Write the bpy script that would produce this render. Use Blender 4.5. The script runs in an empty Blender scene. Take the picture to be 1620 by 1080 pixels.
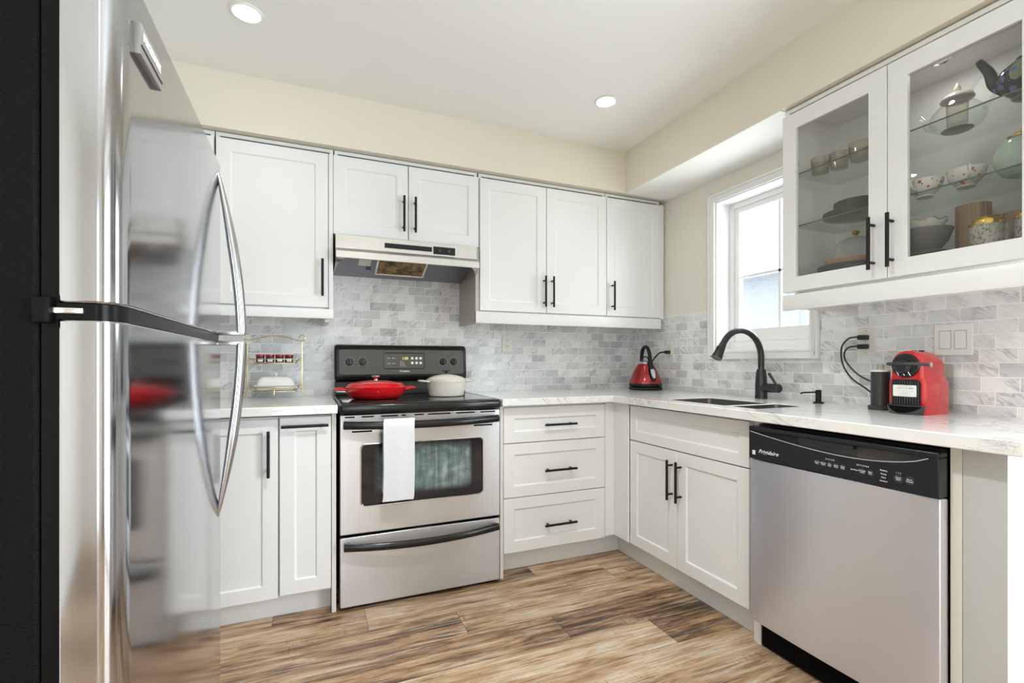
import bpy, bmesh, math, random
from mathutils import Vector, Matrix
PI = math.pi
random.seed(7)
scn = bpy.context.scene
C = scn.collection

# ------------------------------------------------------------------ camera
cam_d = bpy.data.cameras.new('camera'); cam = bpy.data.objects.new('camera', cam_d); C.objects.link(cam)
cam.location = (-2.1893, -2.9085, 1.1033)
cam.rotation_euler = (PI / 2, 0, -0.3975)
cam_d.sensor_width = 36.0
cam_d.lens = 762.178 / 1620 * 36
cam_d.shift_x = (810 - 811.96) / 1620
cam_d.shift_y = (571.62 - 540) / 1620
cam_d.clip_start = 0.02
scn.camera = cam
scn.view_settings.view_transform = 'Standard'
scn.view_settings.look = 'None'
scn.view_settings.gamma = 1.0
scn.view_settings.use_curve_mapping = False
scn.view_settings.exposure = 0.42
cy = scn.cycles
cy.use_denoising = True
cy.max_bounces = 10
cy.diffuse_bounces = 6
cy.glossy_bounces = 6
cy.transmission_bounces = 8
cy.transparent_max_bounces = 24
cy.caustics_reflective = False
cy.caustics_refractive = False
cy.sample_clamp_indirect = 6.0

# ------------------------------------------------------------------ sky and daylight
world = bpy.data.worlds.new('sky'); scn.world = world
world.use_nodes = True
bg = world.node_tree.nodes['Background']
bg.inputs[0].default_value = (0.93, 0.97, 1.0, 1)
bg.inputs[1].default_value = 2.0


def area(name, loc, rot, sx, sy, energy, col=(1, 1, 1)):
    d = bpy.data.lights.new(name, 'AREA'); d.shape = 'RECTANGLE'; d.size = sx; d.size_y = sy
    d.energy = energy; d.color = col
    o = bpy.data.objects.new(name, d); C.objects.link(o); o.location = loc; o.rotation_euler = rot
    return o


# daylight coming in at the glazed doors behind the camera and at the kitchen window
area('daylight_rear_door', (-2.30, -5.30, 1.12), (PI / 2, 0, 0), 0.7, 1.95, 17, (0.83, 0.915, 1.0))
area('daylight_side_door', (0.22, -3.38, 1.08), (PI / 2, 0, PI / 2), 1.7, 1.95, 128, (0.83, 0.915, 1.0))
area('daylight_window', (0.26, -1.057, 1.62), (PI / 2, 0, PI / 2), 0.52, 0.75, 9, (0.93, 0.965, 1.0))


# ------------------------------------------------------------------ materials
def new_mat(name):
    m = bpy.data.materials.new(name); m.use_nodes = True
    nt = m.node_tree
    return m, nt, nt.nodes['Principled BSDF']


def mat(name, col, rough=0.5, metal=0.0, coat=0.0, spec=0.5, emit=None, estr=0.0, aniso=0.0):
    m, nt, b = new_mat(name)
    b.inputs['Base Color'].default_value = (*col, 1)
    b.inputs['Roughness'].default_value = rough
    b.inputs['Metallic'].default_value = metal
    b.inputs['Coat Weight'].default_value = coat
    b.inputs['Coat Roughness'].default_value = 0.06
    b.inputs['Specular IOR Level'].default_value = spec
    if emit:
        b.inputs['Emission Color'].default_value = (*emit, 1); b.inputs['Emission Strength'].default_value = estr
    if aniso:
        b.inputs['Anisotropic'].default_value = aniso
        t = nt.nodes.new('ShaderNodeTangent'); t.direction_type = 'RADIAL'; t.axis = 'Z'
        nt.links.new(t.outputs[0], b.inputs['Tangent'])
    return m


class NB:
    """small node builder"""
    def __init__(self, nt): self.nt = nt
    def n(self, t, **k):
        o = self.nt.nodes.new(t)
        for a, v in k.items(): setattr(o, a, v)
        return o
    def link(self, a, b): self.nt.links.new(a, b)
    def put(self, sock, v):
        if isinstance(v, bpy.types.NodeSocket): self.link(v, sock)
        else: sock.default_value = v
    def math(self, op, a, b=0.0, c=None):
        o = self.n('ShaderNodeMath', operation=op)
        self.put(o.inputs[0], a); self.put(o.inputs[1], b)
        if c is not None: self.put(o.inputs[2], c)
        return o.outputs[0]
    def comb(self, x, y, z):
        o = self.n('ShaderNodeCombineXYZ')
        for s, v in zip(o.inputs, (x, y, z)): self.put(s, v)
        return o.outputs[0]
    def pos(self):
        g = self.n('ShaderNodeNewGeometry'); s = self.n('ShaderNodeSeparateXYZ'); self.link(g.outputs['Position'], s.inputs[0])
        return s.outputs[0], s.outputs[1], s.outputs[2]
    def obj(self):
        g = self.n('ShaderNodeTexCoord'); s = self.n('ShaderNodeSeparateXYZ'); self.link(g.outputs['Object'], s.inputs[0])
        return g.outputs['Object'], s.outputs[0], s.outputs[1], s.outputs[2]
    def noise(self, vec, scale, detail=4.0, rough=0.55, dist=0.0):
        o = self.n('ShaderNodeTexNoise'); self.put(o.inputs['Vector'], vec)
        o.inputs['Scale'].default_value = scale; o.inputs['Detail'].default_value = detail
        o.inputs['Roughness'].default_value = rough; o.inputs['Distortion'].default_value = dist
        return o.outputs[0]
    def white(self, vec):
        o = self.n('ShaderNodeTexWhiteNoise', noise_dimensions='3D'); self.put(o.inputs['Vector'], vec)
        return o.outputs['Value'], o.outputs['Color']
    def ramp(self, f, stops, interp='LINEAR'):
        o = self.n('ShaderNodeValToRGB'); self.put(o.inputs[0], f); cr = o.color_ramp; cr.interpolation = interp
        while len(cr.elements) < len(stops): cr.elements.new(0.5)
        for e, (p, c) in zip(cr.elements, stops):
            e.position = p
            e.color = (*c, 1) if isinstance(c, tuple) else (c, c, c, 1)
        return o.outputs[0]
    def mix(self, f, a, b, blend='MIX'):
        o = self.n('ShaderNodeMix', data_type='RGBA', blend_type=blend)
        self.put(o.inputs[0], f)
        for s, v in ((o.inputs[6], a), (o.inputs[7], b)):
            if isinstance(v, tuple): s.default_value = (*v, 1)
            else: self.put(s, v)
        return o.outputs[2]
    def bump(self, h, strength, dist, bsdf):
        o = self.n('ShaderNodeBump'); self.put(o.inputs['Height'], h)
        o.inputs['Strength'].default_value = strength; o.inputs['Distance'].default_value = dist
        self.link(o.outputs[0], bsdf.inputs['Normal'])


def marble_tile(name, axis):
    m, nt, b = new_mat(name); k = NB(nt)
    x, y, z = k.pos(); u = x if axis == 0 else y
    w, h, g = 0.1032, 0.0502, 0.0013
    rv = k.math('DIVIDE', k.math('SUBTRACT', z, 0.898), h)
    row = k.math('FLOOR', rv)
    jit, _ = k.white(k.comb(row, 3.7 + axis, 1.3))
    uv = k.math('ADD', k.math('DIVIDE', u, w), k.math('ADD', k.math('MULTIPLY', k.math('FLOORED_MODULO', row, 2.0), 0.5), k.math('MULTIPLY', jit, 0.16)))
    col = k.math('FLOOR', uv)
    fu = k.math('SUBTRACT', uv, col); fv = k.math('SUBTRACT', rv, row)
    du = k.math('MULTIPLY', k.math('MINIMUM', fu, k.math('SUBTRACT', 1.0, fu)), w)
    dv = k.math('MULTIPLY', k.math('MINIMUM', fv, k.math('SUBTRACT', 1.0, fv)), h)
    d = k.math('MINIMUM', du, dv)
    gro = k.math('LESS_THAN', d, g)
    rnd, rcol = k.white(k.comb(col, row, 0.5 + axis))
    rnd2, _ = k.white(k.comb(col, row, 7.5 + axis))
    off = k.math('MULTIPLY', rnd, 37.0)
    # veins run diagonally inside each tile, each tile cut from another piece
    p1 = k.math('ADD', k.math('MULTIPLY', u, 1.0), k.math('MULTIPLY', z, -1.2))
    p2 = k.math('ADD', k.math('MULTIPLY', u, 1.0), k.math('MULTIPLY', z, 1.0))
    v1 = k.comb(k.math('MULTIPLY', p1, 1.0), k.math('MULTIPLY', p2, 0.24), off)
    n1 = k.noise(v1, 26, 5, 0.6, 0.35)
    rid = k.math('ABSOLUTE', k.math('SUBTRACT', n1, 0.5))
    vein = k.ramp(rid, [(0.0, 1.0), (0.02, 0.6), (0.07, 0.0)])
    msk = k.ramp(k.noise(k.comb(u, z, off), 9, 2), [(0.47, 0.0), (0.62, 1.0)])
    veinm = k.math('MULTIPLY', vein, msk)
    cloud = k.noise(v1, 12, 5, 0.6, 0.3)
    base = k.ramp(rnd2, [(0.0, (0.58, 0.59, 0.595)), (0.25, (0.72, 0.73, 0.735)), (0.6, (0.83, 0.835, 0.84)), (1.0, (0.89, 0.89, 0.885))])
    base = k.mix(k.ramp(cloud, [(0.42, 0.0), (0.75, 0.42)]), base, (0.44, 0.45, 0.46))
    base = k.mix(k.math('MULTIPLY', veinm, 0.55), base, (0.17, 0.175, 0.19))
    colr = k.mix(gro, base, (0.95, 0.945, 0.93))
    k.link(colr, b.inputs['Base Color'])
    k.put(b.inputs['Roughness'], k.math('ADD', k.math('MULTIPLY', gro, 0.5), 0.22))
    hgt = k.ramp(d, [(0.0, 0.0), (g * 1.6, 1.0)]) if False else k.math('MINIMUM', k.math('DIVIDE', d, 0.0022), 1.0)
    k.bump(hgt, 0.35, 0.0012, b)
    return m


def plank_floor():
    m, nt, b = new_mat('wood_planks'); k = NB(nt)
    x, y, z = k.pos()
    w, L = 0.187, 1.22
    rv = k.math('DIVIDE', k.math('ADD', y, 0.854), w); row = k.math('FLOOR', rv)
    uo = k.math('ADD', k.math('ADD', x, 1.97), k.math('MULTIPLY', row, 0.37))
    uv = k.math('DIVIDE', uo, L); col = k.math('FLOOR', uv)
    fu = k.math('SUBTRACT', uv, col); fv = k.math('SUBTRACT', rv, row)
    du = k.math('MULTIPLY', k.math('MINIMUM', fu, k.math('SUBTRACT', 1.0, fu)), L)
    dv = k.math('MULTIPLY', k.math('MINIMUM', fv, k.math('SUBTRACT', 1.0, fv)), w)
    d = k.math('MINIMUM', du, dv)
    seam = k.math('LESS_THAN', d, 0.0011)
    rnd, rc = k.white(k.comb(col, row, 2.5)); rnd2, _ = k.white(k.comb(col, row, 9.5))
    off = k.math('MULTIPLY', rnd, 23.0)
    yw = k.math('ADD', k.math('MULTIPLY', y, 14.0), off)
    grain = k.noise(k.comb(k.math('MULTIPLY', x, 1.3), yw, off), 1.7, 9, 0.66, 0.5)
    fine = k.noise(k.comb(k.math('MULTIPLY', x, 3.0), k.math('MULTIPLY', y, 70.0), off), 1.9, 6, 0.7, 0.5)
    blot = k.noise(k.comb(k.math('MULTIPLY', x, 1.7), k.math('MULTIPLY', y, 5.5), k.math('ADD', off, 4.0)), 2.3, 5, 0.6, 0.9)
    f = k.math('ADD', k.math('MULTIPLY', grain, 0.60), k.math('ADD', k.math('MULTIPLY', blot, 0.32), k.math('MULTIPLY', fine, 0.46)))
    f = k.math('ADD', f, k.math('MULTIPLY', k.math('SUBTRACT', rnd2, 0.5), 0.15))
    f = k.math('ADD', k.math('MULTIPLY', k.math('SUBTRACT', f, 0.69), 1.9), 0.535)
    colr = k.ramp(f, [(0.28, (0.060, 0.034, 0.020)), (0.40, (0.160, 0.090, 0.046)), (0.50, (0.310, 0.180, 0.092)),
                      (0.60, (0.43, 0.275, 0.155)), (0.74, (0.56, 0.42, 0.28)), (0.88, (0.66, 0.56, 0.44))])
    pale = k.noise(k.comb(k.math('MULTIPLY', x, 1.6), k.math('MULTIPLY', y, 22.0), k.math('ADD', off, 11.0)), 1.5, 7, 0.72, 0.8)
    colr = k.mix(k.ramp(pale, [(0.52, 0.0), (0.66, 0.75)]), colr, (0.60, 0.53, 0.44))
    crk = k.math('ABSOLUTE', k.math('SUBTRACT', k.noise(k.comb(k.math('MULTIPLY', x, 0.9), k.math('MULTIPLY', y, 26.0), k.math('ADD', off, 5.0)), 1.6, 5, 0.65, 0.6), 0.5))
    colr = k.mix(k.math('MULTIPLY', k.ramp(crk, [(0.0, 1.0), (0.012, 0.0)]), k.ramp(blot, [(0.45, 0.0), (0.6, 0.7)])), colr, (0.055, 0.04, 0.03))
    # short cross-cut saw marks
    saw = k.noise(k.comb(k.math('MULTIPLY', x, 60.0), k.math('MULTIPLY', y, 5.0), off), 1.6, 2, 0.5)
    sm = k.math('MULTIPLY', k.ramp(saw, [(0.57, 0.0), (0.63, 1.0)]), k.ramp(k.noise(k.comb(x, k.math('MULTIPLY', y, 2.0), off), 2.6, 2), [(0.58, 0.0), (0.66, 1.0)]))
    colr = k.mix(k.math('MULTIPLY', sm, 0.45), colr, (0.07, 0.045, 0.03))
    dark = k.ramp(k.noise(k.comb(k.math('MULTIPLY', x, 2.0), k.math('MULTIPLY', y, 30.0), k.math('ADD', off, 2.0)), 1.9, 6, 0.7, 1.2), [(0.61, 0.0), (0.69, 0.7)])
    colr = k.mix(dark, colr, (0.06, 0.045, 0.035))
    colr = k.mix(k.math('MULTIPLY', seam, 0.75), colr, (0.05, 0.033, 0.02))
    k.link(colr, b.inputs['Base Color'])
    k.put(b.inputs['Roughness'], k.math('ADD', k.math('MULTIPLY', fine, 0.25), 0.27))
    k.bump(k.math('ADD', k.math('MULTIPLY', fine, 0.35), k.math('MINIMUM', k.math('DIVIDE', d, 0.003), 1.0)), 0.25, 0.0012, b)
    return m


def quartz():
    m, nt, b = new_mat('white_quartz'); k = NB(nt)
    x, y, z = k.pos()
    v = k.comb(k.math('ADD', x, k.math('MULTIPLY', z, 1.0)), y, k.math('MULTIPLY', z, 2.0))
    n = k.noise(v, 2.6, 7, 0.6, 1.6)
    rid = k.math('ABSOLUTE', k.math('SUBTRACT', n, 0.5))
    vein = k.ramp(rid, [(0.0, 1.0), (0.006, 0.6), (0.022, 0.0)])
    msk = k.ramp(k.noise(v, 3.1, 2), [(0.44, 0.0), (0.6, 1.0)])
    n2 = k.noise(v, 14, 5, 0.6, 2.2)
    rid2 = k.math('ABSOLUTE', k.math('SUBTRACT', n2, 0.5))
    v2 = k.math('MULTIPLY', k.ramp(rid2, [(0.0, 1.0), (0.02, 0.0)]), k.ramp(k.noise(v, 7, 2), [(0.535, 0.0), (0.63, 1.0)]))
    col = k.mix(k.math('MULTIPLY', k.math('MULTIPLY', vein, msk), 0.75), (0.80, 0.805, 0.80), (0.36, 0.35, 0.34))
    col = k.mix(k.math('MULTIPLY', v2, 0.8), col, (0.27, 0.25, 0.23))
    k.link(col, b.inputs['Base Color'])
    b.inputs['Roughness'].default_value = 0.10
    return m


def steel(name, col=(0.585, 0.58, 0.60), rough=0.34, aniso=0.88):
    m, nt, b = new_mat(name); k = NB(nt)
    b.inputs['Metallic'].default_value = 1.0
    b.inputs['Anisotropic'].default_value = aniso
    b.inputs['Anisotropic Rotation'].default_value = 0.25
    t = k.n('ShaderNodeTangent', direction_type='RADIAL', axis='Z'); k.link(t.outputs[0], b.inputs['Tangent'])
    x, y, z = k.pos()
    smud = k.noise(k.comb(x, y, z), 5.0, 4, 0.6, 0.6)
    k.put(b.inputs['Roughness'], k.math('ADD', k.math('MULTIPLY', smud, 0.05), rough - 0.025))
    b.inputs['Base Color'].default_value = (*col, 1)
    return m


def glass(name, tint=(0.93, 0.95, 0.94), edge=(0.84, 0.86, 0.85), refl=1.0, rough=0.0):
    """thin glass: lets light straight through, mirrors more at a grazing angle"""
    m = bpy.data.materials.new(name); m.use_nodes = True; nt = m.node_tree; nt.nodes.clear(); k = NB(nt)
    out = k.n('ShaderNodeOutputMaterial'); tr = k.n('ShaderNodeBsdfTransparent'); gl = k.n('ShaderNodeBsdfGlossy')
    gl.inputs['Roughness'].default_value = rough; gl.inputs['Color'].default_value = (1, 1, 1, 1)
    lw = k.n('ShaderNodeLayerWeight'); lw.inputs[0].default_value = 0.5
    c = k.mix(k.ramp(lw.outputs['Facing'], [(0.35, 0.0), (1.0, 1.0)]), tint, edge); k.link(c, tr.inputs[0])
    sch = k.math('ADD', k.math('MULTIPLY', k.math('POWER', lw.outputs['Facing'], 4.0), 0.85), 0.045)
    mx = k.n('ShaderNodeMixShader'); k.put(mx.inputs[0], k.math('MULTIPLY', sch, refl))
    k.link(tr.outputs[0], mx.inputs[1]); k.link(gl.outputs[0], mx.inputs[2]); k.link(mx.outputs[0], out.inputs[0])
    return m


def noise_mat(name, stops, scale, rough=0.5, metal=0.0, detail=5, stretch=(1, 1, 1), bump=0.0, dist=0.5):
    m, nt, b = new_mat(name); k = NB(nt)
    _, x, y, z = k.obj()
    n = k.noise(k.comb(k.math('MULTIPLY', x, stretch[0]), k.math('MULTIPLY', y, stretch[1]), k.math('MULTIPLY', z, stretch[2])), scale, detail, 0.6, dist)
    k.link(k.ramp(n, stops), b.inputs['Base Color'])
    b.inputs['Roughness'].default_value = rough; b.inputs['Metallic'].default_value = metal
    if bump: k.bump(n, bump, 0.002, b)
    return m


def spotted(name, base, spots, rough=0.12, scale=42):
    """glazed china with small scattered flowers"""
    m, nt, b = new_mat(name); k = NB(nt)
    oc, x, y, z = k.obj()
    col = base
    for i, (c, sc, th, lim) in enumerate(spots):
        v = k.n('ShaderNodeTexVoronoi'); k.put(v.inputs['Vector'], k.comb(k.math('ADD', x, i * 3.1), y, z)); v.inputs['Scale'].default_value = sc
        nz = k.noise(oc, sc * 3.0, 3)
        dd = k.math('ADD', v.outputs['Distance'], k.math('MULTIPLY', k.math('SUBTRACT', nz, 0.5), 0.35))
        s = k.n('ShaderNodeSeparateColor'); k.link(v.outputs['Color'], s.inputs[0])
        f = k.math('MULTIPLY', k.math('LESS_THAN', dd, th), k.math('LESS_THAN', s.outputs[0], lim))
        col = k.mix(f, col, c)
    k.link(col, b.inputs['Base Color'])
    b.inputs['Roughness'].default_value = rough
    return m


M = {}
M['wall'] = mat('beige_wall_paint', (0.78, 0.745, 0.665), 0.6)
M['soffit'] = mat('cream_soffit_paint', (0.77, 0.725, 0.625), 0.6)
M['soffit_under'] = mat('pale_soffit_paint', (0.80, 0.77, 0.70), 0.6)
M['ceiling'] = mat('ceiling_paint', (0.86, 0.86, 0.825), 0.7)
M['cab'] = mat('white_cabinet_paint', (0.795, 0.805, 0.805), 0.33)
M['cab_in'] = mat('cabinet_interior', (0.84, 0.835, 0.82), 0.5)
M['panel'] = mat('warm_white_melamine', (0.72, 0.70, 0.65), 0.4)
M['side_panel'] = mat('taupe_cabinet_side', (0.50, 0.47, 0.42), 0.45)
M['trim'] = mat('white_trim_paint', (0.84, 0.84, 0.83), 0.35)
M['handle'] = mat('matte_black_metal', (0.010, 0.009, 0.009), 0.42, 0.0, spec=0.25)
M['black'] = mat('black_plastic', (0.012, 0.012, 0.013), 0.22)
M['blackm'] = mat('black_matte', (0.010, 0.010, 0.010), 0.5, spec=0.3)
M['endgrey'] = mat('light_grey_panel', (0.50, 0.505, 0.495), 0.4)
M['badge'] = mat('badge_metal', (0.30, 0.29, 0.28), 0.45, 0.8)
M['gap'] = mat('dark_recess', (0.005, 0.005, 0.005), 0.8, spec=0.05)
M['tile_back'] = marble_tile('marble_tile_back', 0)
M['tile_right'] = marble_tile('marble_tile_right', 1)
M['floor'] = plank_floor()
M['quartz'] = quartz()
M['steel'] = steel('brushed_steel')
M['steel_fridge'] = steel('fridge_steel', (0.485, 0.49, 0.515), 0.12, 0.3)
M['steel_bright'] = steel('satin_steel', (0.50, 0.50, 0.50), 0.24, 0.2)
M['steel_hood'] = steel('hood_steel', (0.56, 0.545, 0.515), 0.30, 0.3)
M['chrome'] = mat('polished_steel', (0.72, 0.72, 0.73), 0.12, 1.0)
M['sink'] = mat('sink_steel', (0.30, 0.27, 0.24), 0.35, 1.0)
M['hood_in'] = mat('hood_inner_steel', (0.26, 0.26, 0.29), 0.32, 1.0)
M['cookglass'] = mat('black_ceramic_glass', (0.012, 0.012, 0.013), 0.06)
M['ring'] = mat('burner_print', (0.16, 0.16, 0.16), 0.15)
M['stove_black'] = mat('stove_black_enamel', (0.012, 0.012, 0.012), 0.16, spec=0.35)
M['stove_panel'] = mat('charcoal_control_panel', (0.072, 0.070, 0.064), 0.34, 0.3)
M['dw_black'] = mat('dishwasher_black', (0.013, 0.014, 0.018), 0.32, spec=0.35)
M['dw_recess'] = mat('dishwasher_recess', (0.075, 0.07, 0.065), 0.5)
M['white_print'] = mat('white_print', (0.80, 0.80, 0.80), 0.5)
M['grey_print'] = mat('grey_print', (0.42, 0.42, 0.44), 0.5)
M['disp'] = mat('display_glass', (0.10, 0.10, 0.088), 0.08)
M['digits'] = mat('yellow_green_digits', (0.5, 0.5, 0.1), 0.5, emit=(0.75, 0.72, 0.16), estr=0.75)
M['red_pot'] = mat('red_enamel', (0.58, 0.008, 0.012), 0.10, coat=0.4)
M['white_pot'] = mat('cream_enamel', (0.74, 0.71, 0.64), 0.16, coat=0.3)
M['kettle_red'] = mat('metallic_red', (0.34, 0.006, 0.012), 0.2, 0.35, coat=0.6)
M['coffee_red'] = mat('glossy_red_plastic', (0.56, 0.008, 0.010), 0.10, coat=0.5)
M['rubber'] = mat('black_cord', (0.010, 0.010, 0.010), 0.45)
M['charcoal'] = mat('charcoal_plastic', (0.035, 0.036, 0.038), 0.35)
M['faucet'] = mat('oil_rubbed_bronze', (0.050, 0.046, 0.048), 0.30, 0.7)
M['outlet'] = mat('ivory_plastic', (0.78, 0.76, 0.69), 0.35)
M['white_plastic'] = mat('white_plastic', (0.82, 0.82, 0.80), 0.3)
M['brass'] = mat('brass_wire', (0.72, 0.58, 0.28), 0.25, 1.0)
M['gold'] = mat('gold_glaze', (0.72, 0.46, 0.10), 0.2, 1.0)
M['china'] = mat('white_china', (0.82, 0.81, 0.78), 0.12)
M['towel'] = noise_mat('white_cotton', [(0.3, (0.66, 0.67, 0.71)), (0.7, (0.74, 0.75, 0.78))], 260, 0.9, bump=0.3)
M['greyplate'] = mat('grey_stoneware', (0.15, 0.145, 0.14), 0.25)
M['platerim'] = mat('bronze_rim', (0.30, 0.24, 0.15), 0.3)
M['wood_board'] = noise_mat('reddish_wood', [(0.3, (0.30, 0.13, 0.075)), (0.7, (0.46, 0.24, 0.15))], 14, 0.45, stretch=(1, 6, 6))
M['celadon'] = mat('celadon_glaze', (0.55, 0.68, 0.60), 0.10, coat=0.4)
M['floral'] = spotted('floral_china', (0.82, 0.80, 0.76), [((0.50, 0.07, 0.07), 52, 0.30, 0.34), ((0.20, 0.26, 0.14), 85, 0.26, 0.28), ((0.55, 0.20, 0.16), 100, 0.28, 0.2)])
M['darkpot'] = spotted('dark_fruit_glaze', (0.018, 0.018, 0.028), [((0.22, 0.30, 0.18), 24, 0.42, 0.45), ((0.14, 0.15, 0.42), 40, 0.40, 0.45), ((0.50, 0.06, 0.03), 20, 0.40, 0.25)])
M['jam'] = mat('dark_jam', (0.035, 0.006, 0.008), 0.15)
M['jamlid'] = mat('red_lid', (0.30, 0.015, 0.025), 0.2)
M['paper'] = mat('paper_label', (0.80, 0.80, 0.77), 0.6)
M['glass'] = glass('clear_glass')
M['shelfglass'] = glass('shelf_glass', (0.965, 0.975, 0.97), (0.84, 0.89, 0.87), 0.30)
M['doorglass'] = glass('cabinet_door_glass', (0.925, 0.93, 0.915), (0.80, 0.81, 0.79), 0.7)
M['smoke'] = glass('smoked_glass', (0.84, 0.81, 0.75), (0.50, 0.46, 0.40), 1.0)
M['glassedge'] = mat('green_glass_edge', (0.10, 0.14, 0.125), 0.1)
M['pane'] = glass('window_glass', (0.97, 0.98, 0.98), (0.7, 0.75, 0.75), 0.8)
M['lamp'] = mat('lamp_diffuser', (0.9, 0.9, 0.88), 0.5, emit=(1.0, 0.97, 0.92), estr=16.0)
M['fridge_black'] = noise_mat('textured_black_steel', [(0.4, (0.003, 0.003, 0.003)), (0.75, (0.006, 0.0058, 0.0055))], 320, 0.42, bump=0.8)
M['fridge_black'].node_tree.nodes['Principled BSDF'].inputs['Specular IOR Level'].default_value = 0.08
M['gasket'] = mat('black_gasket', (0.004, 0.004, 0.004), 0.3, spec=0.12)


def striped_glass():
    m = bpy.data.materials.new('amber_striped_glass'); m.use_nodes = True; nt = m.node_tree; nt.nodes.clear(); k = NB(nt)
    out = k.n('ShaderNodeOutputMaterial'); tr = k.n('ShaderNodeBsdfTransparent'); pr = k.n('ShaderNodeBsdfPrincipled')
    oc, x, y, z = k.obj()
    ang = k.math('ARCTAN2', y, x)
    n = k.noise(k.comb(k.math('MULTIPLY', ang, 7.0), 0.0, k.math('MULTIPLY', z, 1.0)), 1.6, 4, 0.6)
    col = k.ramp(n, [(0.32, (0.30, 0.17, 0.09)), (0.5, (0.60, 0.40, 0.26)), (0.66, (0.80, 0.66, 0.50))])
    k.link(col, pr.inputs['Base Color']); pr.inputs['Roughness'].default_value = 0.08
    k.link(k.mix(0.5, col, (0.9, 0.8, 0.7)), tr.inputs[0])
    mx = k.n('ShaderNodeMixShader'); mx.inputs[0].default_value = 0.5
    k.link(tr.outputs[0], mx.inputs[1]); k.link(pr.outputs[0], mx.inputs[2]); k.link(mx.outputs[0], out.inputs[0])
    return m


M['amber'] = striped_glass()


def cut_glass():
    m = bpy.data.materials.new('cut_crystal'); m.use_nodes = True; nt = m.node_tree; nt.nodes.clear(); k = NB(nt)
    out = k.n('ShaderNodeOutputMaterial'); tr = k.n('ShaderNodeBsdfTransparent'); pr = k.n('ShaderNodeBsdfPrincipled')
    oc, x, y, z = k.obj()
    v = k.n('ShaderNodeTexVoronoi'); k.put(v.inputs['Vector'], oc); v.inputs['Scale'].default_value = 120
    k.link(k.ramp(v.outputs['Distance'], [(0.1, (0.20, 0.17, 0.13)), (0.6, (0.75, 0.72, 0.66))]), pr.inputs['Base Color'])
    pr.inputs['Roughness'].default_value = 0.1
    tr.inputs[0].default_value = (0.8, 0.78, 0.72, 1)
    k.bump(v.outputs['Distance'], 0.8, 0.003, pr)
    mx = k.n('ShaderNodeMixShader'); mx.inputs[0].default_value = 0.6
    k.link(tr.outputs[0], mx.inputs[1]); k.link(pr.outputs[0], mx.inputs[2]); k.link(mx.outputs[0], out.inputs[0])
    return m


M['crystal'] = cut_glass()


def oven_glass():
    """black oven window with a soft-edged patch of bluish-grey streaks"""
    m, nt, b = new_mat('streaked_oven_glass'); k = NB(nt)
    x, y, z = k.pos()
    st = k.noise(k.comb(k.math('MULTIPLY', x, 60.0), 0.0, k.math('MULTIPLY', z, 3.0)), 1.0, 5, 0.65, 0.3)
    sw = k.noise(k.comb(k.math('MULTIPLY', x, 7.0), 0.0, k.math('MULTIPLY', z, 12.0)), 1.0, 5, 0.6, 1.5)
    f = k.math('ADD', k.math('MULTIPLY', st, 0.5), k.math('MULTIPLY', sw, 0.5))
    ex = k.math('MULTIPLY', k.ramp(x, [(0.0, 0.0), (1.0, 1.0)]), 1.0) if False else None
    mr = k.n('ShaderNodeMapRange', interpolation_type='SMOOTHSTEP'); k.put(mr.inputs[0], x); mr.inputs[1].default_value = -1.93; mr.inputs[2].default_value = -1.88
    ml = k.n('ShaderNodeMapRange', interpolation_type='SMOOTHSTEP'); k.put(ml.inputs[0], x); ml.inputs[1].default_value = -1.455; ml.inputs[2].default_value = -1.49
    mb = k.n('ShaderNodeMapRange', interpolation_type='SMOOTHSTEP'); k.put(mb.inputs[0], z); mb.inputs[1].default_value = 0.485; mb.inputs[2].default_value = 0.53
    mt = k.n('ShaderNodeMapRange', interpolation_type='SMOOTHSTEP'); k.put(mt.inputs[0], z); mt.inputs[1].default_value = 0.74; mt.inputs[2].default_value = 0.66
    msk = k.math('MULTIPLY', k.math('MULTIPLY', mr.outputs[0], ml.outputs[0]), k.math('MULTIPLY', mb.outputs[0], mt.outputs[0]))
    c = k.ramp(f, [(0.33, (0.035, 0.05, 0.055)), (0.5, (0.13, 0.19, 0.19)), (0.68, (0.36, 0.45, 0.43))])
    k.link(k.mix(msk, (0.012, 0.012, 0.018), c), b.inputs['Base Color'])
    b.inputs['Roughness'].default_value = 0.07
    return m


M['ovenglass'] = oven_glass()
M['steel_dw'] = steel('dishwasher_steel', (0.86, 0.885, 0.97), 0.37, 0.9)
M['grease'] = noise_mat('greasy_filter_mesh', [(0.3, (0.035, 0.024, 0.014)), (0.48, (0.20, 0.13, 0.06)), (0.62, (0.42, 0.29, 0.13)), (0.8, (0.20, 0.17, 0.13))], 22, 0.55, 0.3, 6, bump=0.5)


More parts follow.
